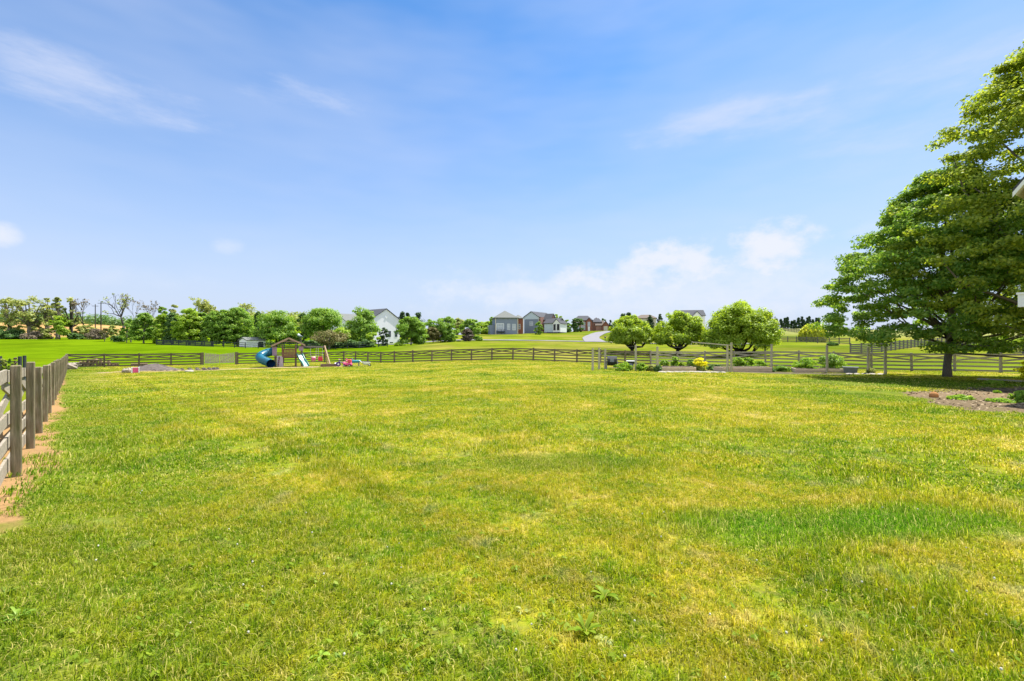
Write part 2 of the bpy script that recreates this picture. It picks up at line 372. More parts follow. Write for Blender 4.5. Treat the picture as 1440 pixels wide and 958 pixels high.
def ground_mat():
    m = new_mat('turf_and_soil'); t = NT(m); out = t.n('ShaderNodeOutputMaterial'); gr = t.n('ShaderNodeGroup'); gr.node_tree = LAWN
    at_ = t.n('ShaderNodeAttribute', attribute_name='soil'); am = t.n('ShaderNodeAttribute', attribute_name='lawn')
    geo = t.n('ShaderNodeNewGeometry'); P = geo.outputs['Position']
    fine = t.noise(14, P, 4, .7); mid = t.noise(.35, P, 5, .65); big = t.noise(.05, P, 4, .6)
    v = t.math('ADD', t.math('MULTIPLY', fine, .3), t.math('ADD', t.math('MULTIPLY', mid, .5), t.math('MULTIPLY', big, .85)))
    soil = t.mix(1.0, at_.outputs['Color'], t.ramp(v, [(.66, (.62, .68, .7)), (1.0, (1.32, 1.28, 1.3))]), 'MULTIPLY')
    th = t.mix(t.math('MULTIPLY_ADD', t.noise(23, P, 4, .75), 2.6, -.9, True), (.045, .05, .014), (.17, .15, .05))
    lawn = t.mix(t.math('MULTIPLY_ADD', t.noise(9, P, 4, .7), 1.6, -.35, True), th, gr.outputs[0])
    col = t.mix(am.outputs['Fac'], soil, lawn)
    b = t.n('ShaderNodeBsdfPrincipled'); b.inputs['Roughness'].default_value = 1; b.inputs['Specular IOR Level'].default_value = 0; t.l(col, b.inputs['Base Color'])
    bp = t.n('ShaderNodeBump'); bp.inputs['Strength'].default_value = .6; bp.inputs['Distance'].default_value = .04; t.l(fine, bp.inputs['Height']); t.l(bp.outputs[0], b.inputs['Normal'])
    t.l(b.outputs[0], out.inputs[0]); return m

M = {}
M['post'] = surf('weathered_post_wood', (.31, .245, .16), (.15, .125, .075), 5, .85, (6, 6, .7), .5, grain=(3.0, (.115, .12, .05)), rnd=.15)
M['board'] = surf('weathered_board_wood', (.36, .31, .24), (.22, .19, .14), 4, .85, (1, 6, 6), .4, rnd=.12)
M['rail'] = surf('brown_fence_wood', (.20, .155, .10), (.10, .08, .052), 4, .85, (1.2, 4, 5), .3, rnd=.2)
M['railg'] = surf('grey_fence_wood', (.38, .335, .28), (.23, .20, .165), 4, .85, (1.2, 4, 5), .3, rnd=.2)
M['gatew'] = surf('pale_picket_wood', (.50, .45, .33), (.36, .32, .23), 4, .85, (4, 4, 1), .3)
M['dfence'] = surf('dark_paddock_paint', (.035, .045, .05), (.02, .028, .03), 3, .7)
M['pfence'] = surf('grey_paddock_wood', (.17, .155, .14), (.11, .10, .09), 3, .85)
M['bark'] = surf('tree_bark', (.19, .165, .14), (.10, .085, .07), 9, .9, (3, 3, .8), .7)
M['barkd'] = surf('dark_bark', (.06, .05, .04), (.03, .026, .022), 7, .9, (3, 3, .8), .6)
M['barkg'] = surf('pale_bark', (.20, .17, .13), (.12, .10, .08), 7, .9, (3, 3, .8), .5)
LM = {
 'maple': leafm('maple_leaves', (.050, .105, .014), (.120, .168, .024), .52, .05, .45, .5, 2.3),
 'maple_gold': leafm('yellowing_maple_leaves', (.080, .120, .014), (.175, .200, .024), .52, .05, .45, .5, 2.1),
 'green': leafm('mid_green_leaves', (.052, .105, .014), (.120, .178, .026), .46, .05, .3, .25, 2.35),
 'bright': leafm('bright_green_leaves', (.095, .155, .014), (.175, .235, .024), .46, .05, .3, .25, 2.1),
 'dark': leafm('dark_green_leaves', (.028, .062, .018), (.065, .110, .026), .4, .05, .3, .25, 2.2),
 'olive': leafm('olive_leaves', (.10, .125, .035), (.20, .21, .060), .42, .04, .3, .25, 2.1),
 'willow': leafm('willow_leaves', (.110, .172, .014), (.200, .250, .028), .52, .05, .45, .5, 1.85),
 'weep': leafm('weeping_willow_leaves', (.19, .22, .018), (.30, .31, .035), .45, .05, .35, .5),
 'conifer': leafm('conifer_needles', (.020, .042, .020), (.048, .080, .030), .15, .04, .3, .25),
 'bronze': leafm('bronze_leaves', (.085, .080, .030), (.16, .14, .055), .3, .04, .3, .4, 1.5, .5),
 'purple': leafm('purple_brown_leaves', (.045, .035, .030), (.10, .075, .055), .25, .05, .3, .4, 1.4, .5),
 'brush': leafm('grey_brown_twigs', (.14, .12, .085), (.25, .20, .14), .2, .02, .4, .4, 1.2, .5),
 'yellow': leafm('yellow_flowers', (.74, .68, .02), (.85, .82, .05), .3, .02, .3, 1.0, 1.0, .5),
 'white': leafm('white_blossom', (.55, .56, .50), (.75, .75, .70), .3, .03, .3, .6, 1.0, .5),
 'wood': leafm('woodland_leaves', (.085, .115, .028), (.17, .20, .040), .3, .03, .3, .06),
 'turfleaf': leafm('turf_weed_leaves', (.10, .17, .012), (.19, .25, .02), .4, .02, .35, 2, 1.3),
 'herb': leafm('herb_leaves', (.070, .135, .014), (.150, .220, .026), .45, .03, .35, 1.5, 2.1)}
M['white'] = surf('white_siding', (.82, .80, .84), (.77, .75, .80), 2, .6, (1, 1, 6))
M['trim'] = surf('white_trim', (.8, .8, .8), (.74, .74, .75), 3, .5)
M['cream'] = surf('cream_siding', (.62, .57, .46), (.55, .5, .4), 2, .7)
M['bluesiding'] = surf('blue_grey_siding', (.225, .262, .345), (.18, .212, .285), 2, .7, (1, 1, 6))
M['palesiding'] = surf('pale_blue_siding', (.52, .60, .66), (.46, .53, .6), 2, .7, (1, 1, 6))
M['brick'] = surf('red_brick', (.27, .105, .07), (.19, .075, .055), 8, .85, None, .2)
M['brickl'] = surf('rosy_brick', (.36, .20, .16), (.27, .15, .12), 8, .85, None, .2)
M['roofd'] = surf('dark_shingles', (.075, .078, .09), (.05, .052, .06), 5, .9, (1, 1, 4), .2)
M['roofg'] = surf('grey_shingles', (.17, .18, .165), (.12, .128, .12), 5, .9, (1, 1, 4), .2)
M['roofb'] = surf('brown_shingles', (.16, .125, .10), (.11, .09, .075), 5, .9, (1, 1, 4), .2)
M['glass'] = surf('window_glass', (.05, .06, .08), (.03, .04, .05), 1, .08, None, 0, .6)
M['glassl'] = surf('curtained_glass', (.42, .47, .55), (.3, .34, .42), 1, .2, None, 0, .6)
M['black'] = surf('black_plastic', (.022, .022, .027), (.03, .03, .036), 4, .45)
M['greyp'] = surf('grey_plastic', (.22, .235, .27), (.17, .18, .21), 4, .5)
M['stone'] = surf('pale_stone', (.36, .31, .25), (.25, .21, .17), 5, .9, None, .5, rnd=.2)
M['concrete'] = surf('pale_concrete', (.40, .36, .31), (.31, .28, .24), 3, .9, None, .2)
M['asphalt'] = surf('weathered_asphalt', (.21, .20, .21), (.17, .165, .175), 1.2, .9)
M['bedwood'] = surf('raised_bed_timber', (.68, .54, .41), (.52, .40, .30), 3, .85, (1, 4, 4), .3, rnd=.15)
M['soil'] = surf('garden_soil', (.10, .075, .05), (.06, .045, .03), 8, .95, None, .5)
M['mound'] = surf('ash_grey_soil', (.15, .125, .115), (.085, .07, .062), 6, .95, None, .7)
M['log'] = surf('split_log_wood', (.30, .20, .12), (.14, .09, .055), 6, .85, (1, 6, 6), .4, rnd=.35)
M['cedar'] = surf('cedar_playset_wood', (.27, .13, .07), (.17, .085, .05), 4, .7, (3, 3, 1), .2)
M['cedart'] = surf('tan_playset_wood', (.45, .31, .20), (.34, .23, .15), 4, .7, (3, 3, 1), .2)
M['pwood'] = surf('weathered_playset_timber', (.20, .135, .095), (.13, .09, .065), 4, .75, (3, 3, 1), .2)
M['teal'] = surf('teal_slide_plastic', (.006, .095, .155), (.008, .12, .19), 2, .35, None, 0, .5)
M['teald'] = surf('dark_slide_lining', (.006, .035, .11), (.006, .03, .09), 2, .5)
M['lgreen'] = surf('pale_green_slide', (.30, .52, .50), (.24, .45, .44), 2, .35, None, 0, .5)
M['dgreen'] = surf('green_slide_edge', (.06, .22, .19), (.05, .18, .16), 2, .4)
M['mauve'] = surf('mauve_panel', (.34, .22, .27), (.27, .18, .22), 4, .7)
M['rock'] = surf('pinkish_climbing_board', (.52, .42, .40), (.40, .31, .31), 5, .8)
M['holdA'] = surf('dark_red_hold', (.28, .05, .06), (.22, .04, .05), 5, .5)
M['pink'] = surf('pale_pink_plastic', (.80, .42, .45), (.74, .36, .40), 3, .4)
M['hotpink'] = surf('hot_pink_plastic', (.80, .12, .30), (.72, .09, .26), 3, .4)
M['red'] = surf('coral_red_plastic', (.70, .08, .10), (.62, .06, .09), 3, .4)
M['purplep'] = surf('purple_plastic', (.10, .04, .22), (.08, .03, .18), 3, .4)
M['cyan'] = surf('light_blue_plastic', (.06, .40, .58), (.05, .34, .52), 3, .4)
M['rope'] = surf('pale_rope', (.62, .60, .52), (.55, .53, .46), 5, .9)
M['metal'] = surf('galvanised_metal', (.45, .46, .48), (.38, .39, .41), 5, .45, None, 0, .5, .6)
M['wire'] = surf('fence_wire', (.30, .30, .29), (.24, .24, .23), 5, .6)
M['orange'] = surf('orange_plastic', (.8, .3, .04), (.75, .26, .03), 3, .5)

# ------------------------------------------------------------------ yard outline
A_ = (-42.2, 43.2); B_ = (-22.0, 59.5)
P1 = Vector((-6.1, 5.6)); LD = (Vector(A_)-P1); NB = 21; LSTEP = LD.length/NB; LD.normalize()
backline = [B_, (-14, 54), (-.2, 50), (13.2, 43.3), (28, 35), (34.5, 31.4), (44.5, 26.0)]
yard = [(-.5, 0.2), (-4.45, 3.85), A_, B_, (-14, 54), (-.2, 50), (13.2, 43.3), (28, 35), (34.5, 31.4), (60, 18), (60, -30), (-20, -30)]
yard[0] = (P1.x-LD.x*14, P1.y-LD.y*14)
def inside(x, y, poly):
    r = np.zeros(np.shape(x), bool); j = len(poly)-1
    for i in range(len(poly)):
        xi, yi = poly[i]; xj, yj = poly[j]
        c = ((yi > y) != (yj > y)) & (x < (xj-xi)*(y-yi)/(yj-yi+1e-12)+xi); r ^= c; j = i
    return r
def dist_left(x, y): return (x-P1.x)*LD.y-(y-P1.y)*LD.x       # metres to the lawn side of the left fence
PIT = G(242, 521.5); PLAY = G(425, 516.5)
def ell_d(x, y, c, ax, rx, ry):
    u = (x-c[0])*ax[0]+(y-c[1])*ax[1]; v = -(x-c[0])*ax[1]+(y-c[1])*ax[0]; return np.hypot(u/rx, v/ry)
def perp(c): 
    r = math.hypot(c[0], c[1]); return (c[1]/r, -c[0]/r)
MUL = Vector((16.5, 14.0))
def masks(x, y):
    n1 = fbm(x*1.3, y*1.3, 21, 4)-.5; n2 = fbm(x*.5, y*.5, 31, 3)-.5
    d = dist_left(x, y); along = (x-P1.x)*LD.x+(y-P1.y)*LD.y
    w = .23+.10*np.clip(1-along/14, -.3, 1.6)
    strip = np.clip((w+n1*.55+n2*.3-d)/.08, 0, 1)*np.clip((along+2.6+n1*2)/.3, 0, 1)*(along < 38)*(d > -.7)
    pit = np.clip((1.0+n1*.3-ell_d(x, y, PIT, perp(PIT), 5.4, 2.2))/.12, 0, 1)
    play = np.clip((1.0+n1*.35-ell_d(x, y, PLAY, perp(PLAY), 6.6, 1.9))/.12, 0, 1)
    u = x-MUL.x; v = y-MUL.y
    mul = np.clip((1.0+n1*.45+n2*.3-np.hypot((u*.75+v*.66)/6.3, (u*.66-v*.75)/3.1))/.08, 0, 1)
    gp = np.clip((1.0+n1*.2-np.maximum(np.abs(ell_d(x, y, G(1010, 521.5), (.88, -.47), 8.5, 99)), ell_d(x, y, G(1010, 521.5), (.88, -.47), 99, 1.6)))/.1, 0, 1)
    return strip, pit, play, mul, gp

# ------------------------------------------------------------------ ground sheet
def build_ground():
    a = np.concatenate([np.linspace(-math.pi, R(-66), 40, endpoint=False), np.linspace(R(-66), R(66), 400, endpoint=False), np.linspace(R(66), math.pi, 40, endpoint=False)])
    r = np.concatenate([[.02], np.exp(np.linspace(math.log(.7), math.log(60), 250)), np.exp(np.linspace(math.log(62), math.log(2900), 130))])
    AA, RR = np.meshgrid(a, r, indexing='ij'); x = RR*np.sin(AA); y = RR*np.cos(AA); z = gh(x, y)
    na, nr = AA.shape; i = np.arange(na)[:, None]; j = np.arange(nr-1)[None, :]; i2 = (i+1) % na
    q = np.stack([i*nr+j, i*nr+j+1, i2*nr+j+1, i2*nr+j], -1).reshape(-1, 4)
    strip, pit, play, mul, gp = masks(x, y)
    ins = inside(x, y, yard)
    n = fbm(x/9, y/9, 41, 4); n3 = fbm(x/30, y/14, 43, 4)
    px = np.degrees(AA)
    c = np.empty(AA.shape+(3,))
    def put(m, col): c[...] = c*(1-m[..., None])+np.array(col)*m[..., None]
    c[...] = (.135, .165, .012)
    put(np.clip((n-.5)*5, 0, 1), (.19, .18, .032)); put(np.clip((n3-.56)*6, 0, 1)*.7, (.085, .14, .008))
    put(np.clip((-9-px)/7, 0, 1)*np.clip((RR-40)/10, 0, 1), (.098, .162, .003))                       # left meadow
    put(np.clip((n3-.53)*5, 0, 1)*.5*np.clip((-9-px)/7, 0, 1)*np.clip((RR-40)/10, 0, 1), (.125, .18, .004))
    put(np.clip((-36-px)/4, 0, 1)*np.clip((RR-262)/30, 0, 1), (.36, .22, .085))                            # straw field
    put(np.clip((px-24)/5, 0, 1)*np.clip((RR-150)/60, 0, 1)*.6, (.24, .235, .10))
    put(strip, (.29, .178, .080)); put(pit*ins, (.31, .235, .12)); put(play*ins, (.29, .22, .125)); put(mul*ins, (.165, .122, .074)); put(gp, (.16, .13, .08))
    lawn = ins*(1-np.clip(strip+pit+play+mul+gp, 0, 1))
    o = mesh_np('ground', np.stack([x, y, z], -1).reshape(-1, 3), q[:, ::-1], ground_mat(), smooth=True,
                attrs={'soil': ('FLOAT_COLOR', np.concatenate([c, np.ones(AA.shape+(1,))], -1)), 'lawn': ('FLOAT', lawn.astype(float))})
    tag(o, kind='structure')
build_ground()

# ------------------------------------------------------------------ road on the hill
def build_road():
    mb = MB()
    def ribbon(pts, w, lift):
        P = [Vector(p) for p in pts]; Q = []
        for i in range(len(P)-1):
            for k in range(10): 
                t = k/10; p0, p1, p2, p3 = P[max(i-1, 0)], P[i], P[i+1], P[min(i+2, len(P)-1)]
                Q.append(.5*((2*p1)+(p2-p0)*t+(2*p0-5*p1+4*p2-p3)*t*t+(3*p1-p0-3*p2+p3)*t**3))
        Q.append(P[-1]); vs = []; fs = []
        for i, p in enumerate(Q):
            d = (Q[min(i+1, len(Q)-1)]-Q[max(i-1, 0)]); s = Vector((d.y, -d.x)).normalized()*w/2
            for k in (-1, -.33, .33, 1):
                v = p+s*k; vs.append((v.x, v.y, gz(v.x, v.y)+lift))
        for i in range(len(Q)-1):
            for k in range(3): fs.append((4*i+k, 4*i+k+1, 4*i+k+5, 4*i+k+4))
        mb.add(vs, fs)
    q = lambda px, z: XZ(px, z)
    ribbon([q(500, 150), q(600, 128), q(690, 118), q(760, 114), q(822, 110), q(868, 105), q(930, 98), q(1000, 96), q(1080, 100)], 4.2, .10)
    ribbon([q(838, 106), q(834, 120), q(831, 140), q(836, 160), q(850, 185), q(880, 205), q(920, 215)], 5.0, .114)
    tag(mb.build('road', M['asphalt'], smooth=True), kind='structure')
build_road()

# ------------------------------------------------------------------ trees
def prof_r(kind, t):
    t = np.clip(t, 0, 1)
    if kind == 'maple': return (1-.86*t**2.1)*np.clip(.72+t*4, 0, 1)
    if kind == 'cone': return (1-t)**.85*.97+.03
    if kind == 'column': return np.clip((1-t)*3.2, 0, 1)**.5*np.clip(.8+t, 0, 1)
    if kind == 'egg': return np.sin(np.pi*np.clip(.17+.81*t**.9, 0, 1))**.55*.98+.02
    if kind == 'dome': return np.sqrt(np.clip(1-(t*.98)**2, 0, 1))
    if kind == 'flat': return np.sqrt(np.clip(t*2.4, 0, 1))*np.clip((1.02-t)*5, 0, 1)**.5
    return (np.clip(4*(.12+.86*t)*(1-(.12+.86*t)), 0, 1))**.45
def leaf_mesh(name, P, Nrm, size, mat, parent, rg, long=1.35, droop=None):
    n = len(P); s = np.reshape(size, (-1, 1))*rg.uniform(.65, 1.3, n)[:, None]
    t = rg.normal(size=(n, 3)) if droop is None else droop+rg.normal(size=(n, 3))*.25
    t -= Nrm*np.sum(t*Nrm, 1)[:, None]; t /= np.linalg.norm(t, axis=1)[:, None]+1e-9; b = np.cross(Nrm, t)
    v = np.stack([P-t*s*.5*long, P+b*s*.42-Nrm*s*.10, P+t*s*.5*long, P-b*s*.42-Nrm*s*.10], 1).reshape(-1, 3)
    return mesh_np(name, v, np.arange(4*n).reshape(-1, 4), mat, parent)
def nrmlz(a): return a/(np.linalg.norm(a, axis=1)[:, None]+1e-9)
def tree(name, label, cat, base, h, rad, kind='round', leaf='green', crown0=.18, nc=60, per=40, cs=None, ls=.4, tr=None, bark='bark',
         limbs=8, seed=1, shell=.45, flat=.6, lobes=8, lob=.6, group=None, rzs=None, skip_trunk=False, wood_r=1.0, vase=False):
    rg = np.random.default_rng(seed*77+5); root = thing(name, label, cat, base, 0, group)
    cs = cs or rad*.28; z0 = h*crown0; ch = h-z0
    # clump centres: gathered round a few lobes so that the outline is uneven
    nl = int(nc*lob); la = rg.uniform(0, 2*np.pi, lobes); lt = rg.uniform(.05, .97, lobes)
    k = rg.integers(0, lobes, nl)
    a = np.concatenate([la[k]+rg.normal(0, .38, nl), rg.uniform(0, 2*np.pi, nc-nl)])
    t = np.concatenate([lt[k]+rg.normal(0, .11, nl), rg.uniform(0.0, 1.0, nc-nl)**.9]); t = np.clip(t, 0.0, .985)
    rr = rg.uniform(0, 1, nc)**shell
    lump = .84+.32*fbm(np.cos(a)*1.7+seed, t*3+np.sin(a)*1.7, seed, 2)
    q = np.maximum(prof_r(kind, t)*rad*lump*rr-cs*.12, 0)
    C = np.stack([np.cos(a)*q, np.sin(a)*q, z0+t*ch-cs*flat*.4], 1)
    rc = cs*rg.uniform(.65, 1.25, nc)
    idx = np.repeat(np.arange(nc), per); n = len(idx)
    D = nrmlz(rg.normal(size=(n, 3))); rad_ = rg.uniform(0, 1, n)**.5
    P = C[idx]+D*np.stack([rc[idx], rc[idx], rc[idx]*flat], 1)*rad_[:, None]
    P[:, 2] = np.maximum(P[:, 2], .03)
    ctr = np.array([0, 0, z0+ch*.4]); out = nrmlz(P-ctr)
    Nn = nrmlz(D*.55+out*.35+np.array([0, 0, .55])+rg.normal(size=(n, 3))*.45)
    leaf_mesh('crown', P, Nn, ls, LM[leaf], root, rg)
    if skip_trunk: return root
    tr = tr or h*.022; mb = MB()
    top = z0+ch*(.62 if not vase else .12)
    w = [(rg.normal(0, .03)*rad, rg.normal(0, .03)*rad) for _ in range(5)]
    if kind in ('cone', 'column'): top = z0+ch*.9
    hz = [0, .06*h, top*.45, top*.75, top]
    pts = [(w[i][0]*(i > 1), w[i][1]*(i > 1), hz[i]-(.15 if i == 0 else 0)) for i in range(5)]
    mb.tube(pts, [tr*1.45, tr*1.05, tr*.88, tr*.6, tr*.25] if not vase else [tr*1.4, tr*1.05, tr*1.0, tr*.95, tr*.8], 9)
    if limbs:
        ch_ = rg.choice(nc, min(limbs, nc), replace=False)
        for c in ch_:
            e = Vector(C[c]); zb = min(max(z0*.8, e.z*.45 if not vase else top*.8), top*.97)
            if vase: zb = top*rg.uniform(.55, .98)
            s = Vector((0, 0, zb)); mid = s.lerp(e, .5)+Vector((0, 0, -.06*(e-s).length if not vase else .0*h)); mid += Vector(rg.normal(0, .04*rad, 3))
            r0 = tr*rg.uniform(.3, .5)*wood_r
            mb.tube([s, s.lerp(mid, .5)+Vector(rg.normal(0, .02*rad, 3)), mid, mid.lerp(e, .55)+Vector(rg.normal(0, .04*rad, 3)), e], [r0, r0*.8, r0*.6, r0*.4, r0*.15], 6)
    mb.build('trunk', M[bark], root, smooth=True)
    return root
def bare_tree(name, label, base, h, rad, leaf, seed, dens=.5, tr=.25, bark='barkd', lean=0, fork=.35, ls=.45, group=None, cat='tree', per=16, cs=1.0):
    # open branching tree: limbs split recursively, small leaf tufts at the tips
    rg = np.random.default_rng(seed); root = thing(name, label, cat, base, 0, group); mb = MB(); tips = []
    def grow(p, d, ln, r, lev):
        pts = [p]; rs = [r]; q = p.copy(); dd = d.copy()
        for i in range(3):
            dd = (dd+Vector(rg.normal(0, .16, 3))+Vector((0, 0, .05))).normalized(); q = q+dd*ln/3; pts.append(q.copy()); rs.append(r*(1-.10*(i+1)))
        mb.tube(pts, rs, 5 if lev > 1 else 7)
        if lev >= 5 or ln < h*.035: tips.append(q); return
        if lev >= 2: tips.append(pts[2])
        k = 3 if rg.random() < .55 else 2
        for i in range(k):
            az = rg.uniform(0, 6.28)
            side = Vector((math.cos(az), math.sin(az), rg.uniform(-.15, .5)))*rad/h*2.0
            nd = (dd*.75+side*rg.uniform(.5, 1.0)).normalized()
            grow(q.copy(), nd, ln*rg.uniform(.62, .85), rs[-1]*.80, lev+1)
    grow(Vector((0, 0, -.1)), Vector((lean, 0, 1)).normalized(), h*fork, tr, 0)
    allv = np.array(mb.v); sx = rad/max(np.percentile(np.abs(allv[:, 0]), 98), .1); sz = h/allv[:, 2].max()
    mb.v = [(v[0]*sx, v[1]*sx, v[2]*sz) for v in mb.v]
    mb.build('trunk', M[bark], root, smooth=True)
    T = np.array([(t.x*sx, t.y*sx, t.z*sz) for t in tips]); T = T[rg.random(len(T)) < dens]
    if len(T):
        idx = np.repeat(np.arange(len(T)), per); n = len(idx); D = rg.normal(size=(n, 3))*.5
        P = T[idx]+D*np.array([cs, cs, cs*.6]); Nn = nrmlz(rg.normal(size=(n, 3))+np.array([0, 0, .6]))
        leaf_mesh('crown', P, Nn, ls, LM[leaf], root, rg)
    return root
def T(name, px, z, top, wpx, label, kind='round', leaf='green', cat='tree', base=None, **k):
    x, y = XZ(px, z); b = at(px, z)
    if base is not None: b.z = zat(base, z)
    h = zat(top, z)-b.z; r = math.hypot(x, y); rad = 1.12*wpx/2*z/F*math.cos(math.atan((px-720)/F))
    if kind in ('egg', 'round'): k['nc'] = int(k.get('nc', 60)*1.45); k['per'] = int(k.get('per', 40)*2.0); k['ls'] = k.get('ls', .4)*.85
    return tree(name, label, cat, b, h, rad, kind, leaf, **k)

# two big maples beside the house
mb_ = at(1332, 25.5)
tree('maple_tree', 'large green maple with its grey trunk standing on the lawn before the rail fence', 'tree', mb_, 11.7, 6.1, 'maple', 'maple',
     crown0=.15, nc=640, per=175, cs=.66, ls=.122, tr=.17, bark='bark', limbs=46, seed=4, shell=.36, flat=.42, lobes=26, lob=.5)
b2 = at(1505, 22)
tree('maple_tree', 'tallest leafy tree, rising behind the house eave at the edge of the photo', 'tree', b2, 17.2, 7.7, 'maple', 'maple_gold',
     crown0=.15, nc=760, per=180, cs=.72, ls=.122, tr=.30, bark='bark', limbs=46, seed=9, shell=.36, flat=.42, lobes=26, lob=.38)

# corkscrew willows behind the back fence
def vase_willow(px, z, top, wpx, label, seed, low, sk=0.0, leaf='willow', stems=9, nc=330):
    b = at(px, z); h = zat(top, z)-b.z; rad = 1.16*wpx/2*z/F*math.cos(math.atan((px-720)/F)); rg = np.random.default_rng(seed)
    root = thing('willow_tree', label, 'tree', b); lowz = zat(low, z)-b.z
    a = rg.uniform(0, 2*np.pi, nc); u = rg.uniform(0, 1, nc)**.75
    lobn = 11; la = rg.uniform(0, 2*np.pi, lobn); lu = rg.uniform(.05, 1, lobn); k = rg.integers(0, lobn, nc); use = rg.random(nc) < .72
    a = np.where(use, la[k]+rg.normal(0, .24, nc), a); u = np.clip(np.where(use, lu[k]+rg.normal(0, .10, nc), u), 0, 1)
    th = u*np.pi*.5; lump = .74+.50*fbm(np.cos(a)*2+seed, np.sin(a)*2+u*2, seed, 2)
    s = rg.uniform(.50, 1, nc)**.6*lump
    C = np.stack([np.cos(a)*np.sin(th)*rad*s, np.sin(a)*np.sin(th)*rad*s, lowz+(h-lowz)*(np.cos(th)*.98*s+.02)], 1)
    C[:, 2] += (1-u)*0.0; C[:, 0] += sk*C[:, 2]/h
    per = 110; idx = np.repeat(np.arange(nc), per); n = len(idx); cs = rad*.17
    D = nrmlz(rg.normal(size=(n, 3))); P = C[idx]+D*np.array([cs, cs, cs*.75])*rg.uniform(0, 1, n)[:, None]**.5
    out = nrmlz(P-np.array([0, 0, lowz*.3])); Nn = nrmlz(D*.5+out*.5+np.array([0, 0, .5])+rg.normal(size=(n, 3))*.5)
    leaf_mesh('crown', P, Nn, .17, LM[leaf], root, rg, 2.0)
    mb = MB(); mb.tube([(0, 0, -.1), (0, 0, .25*lowz), (.03, 0, .6*lowz)], [.30, .24, .22], 9)
    for i in range(stems):
        az = 2*np.pi*i/stems+rg.normal(0, .2); c = C[np.argmin((np.cos(a-az) < .8)*9+np.abs(u-rg.uniform(.35, .95)))]
        e = Vector(c); s0 = Vector((.03, 0, lowz*rg.uniform(.3, .6))); m1 = s0.lerp(e, .45)+Vector((0, 0, -.08*h))+Vector(rg.normal(0, .12, 3))
        mb.tube([s0, s0.lerp(m1, .5), m1, m1.lerp(e, .55)+Vector(rg.normal(0, .1, 3)), e], [.20, .17, .13, .08, .02], 6)
        for j in range(3):
            e2 = Vector(C[np.argmin(np.linalg.norm(C-np.array(e), axis=1)+rg.uniform(0, rad*.7, nc))]); mb.tube([m1, m1.lerp(e2, .5)+Vector(rg.normal(0, .12, 3)), e2], [.055, .04, .015], 5)
    mb.build('trunk', M['barkd'], root, smooth=True)
vase_willow(889, 66, 446.5, 60, 'smallest of the three vase shaped willows behind the garden fence, next to the curving road', 5, 481)
vase_willow(953, 64, 441, 70, 'middle vase shaped willow with dark forked limbs, in front of the white gabled house', 6, 481)
vase_willow(1041, 58, 428.5, 96, 'biggest bright green willow with a dense round crown and low hanging sprays', 7, 487, stems=11, nc=520)
T('willow_tree', 1076, 62, 440, 34, 'grey green feathery tree tucked behind the biggest willow', 'round', 'olive', nc=50, per=60, ls=.25, seed=12, crown0=.2)
def weeping():
    px, z = 1143, 104; b = at(px, z); h = zat(455, z)-b.z; rad = 19*z/F*.85; rg = np.random.default_rng(8)
    root = thing('weeping_willow', 'small yellow green weeping willow alone on the slope beyond the fences', 'tree', b)
    ns = 420; a = rg.uniform(0, 6.28, ns); rr = rad*np.sqrt(rg.uniform(.03, 1, ns)); topz = h*np.sqrt(np.clip(1-(rr/rad)**2*.72, 0, 1))*rg.uniform(.9, 1.02, ns)
    ln = np.minimum(topz*.94, h*rg.uniform(.3, .85, ns)); m = 12; u = rg.uniform(0, 1, (ns, m))
    P = np.stack([np.repeat((np.cos(a)*rr)[:, None], m, 1)*(1+.12*u), np.repeat((np.sin(a)*rr)[:, None], m, 1)*(1+.12*u), topz[:, None]-ln[:, None]*u], -1).reshape(-1, 3)+rg.normal(0, .1, (ns*m, 3))
    Nn = nrmlz(rg.normal(size=(ns*m, 3))*.6+nrmlz(P*np.array([1, 1, .3])))
    leaf_mesh('crown', P, Nn, .34, LM['weep'], root, rg, 2.6, np.array([0, 0, -1.0]))
    mb = MB(); mb.tube([(0, 0, -.1), (0, 0, h*.25), (.1, 0, h*.5), (.2, 0, h*.8)], [.28, .2, .15, .06], 8)
    for i in range(7):
        e = (math.cos(i*.9)*rad*.7, math.sin(i*.9)*rad*.7, h*.75); mb.tube([(0, 0, h*.3), (e[0]*.4, e[1]*.4, h*.6), e], [.12, .08, .03], 5)
    mb.build('trunk', M['bark'], root, smooth=True)
weeping()

# hedgerow of open trees at the far side of the meadow
hedge = 'tall trees of the far hedgerow'
def BT(px, z, top, wpx, label, leaf, seed, **k):
    b = at(px, z); h = zat(top, z)-b.z; rad = 1.12*wpx/2*z/F*math.cos(math.atan((px-720)/F))
    bare_tree('hedgerow_tree', label, b, h, rad, leaf, seed, group=hedge, **k)
def HT(px, z, top, w, label, seed, **k):
    kk = dict(nc=46, per=26, cs=None, ls=.62, crown0=.36, limbs=22, lob=.45, lobes=9, shell=.34, tr=.55, wood_r=1.25, bark='barkg', vase=True, group=hedge, flat=.5); kk.update(k)
    T('hedgerow_tree', px, z, top, w, label, 'dome' if w > 30 else 'maple', 'olive', seed=seed, **kk)
HT(13, 165, 418, 58, 'pale leaved spreading tree with a forked trunk at the very start of the far hedgerow', 21)
HT(42, 165, 416.5, 62, 'broad pale leaved tree with rising limbs, second along the far hedgerow', 22, nc=54, tr=.7)
HT(66, 168, 417, 26, 'loose pale crown leaning behind the broad second hedgerow tree', 23, nc=26)
HT(81, 164, 418, 24, 'slim upright hedgerow tree rising above the bright green bush', 24, nc=30, vase=False)
HT(100, 162, 418.5, 30, 'dark stemmed tree with tufted crown between the slim tree and the bare tree', 25, nc=30, bark='barkd', vase=False)
BT(121, 164, 421, 26, 'almost leafless tree with a thin dark stem in front of the straw field', 'brush', 26, dens=.3, tr=.45, per=4, cs=.5)
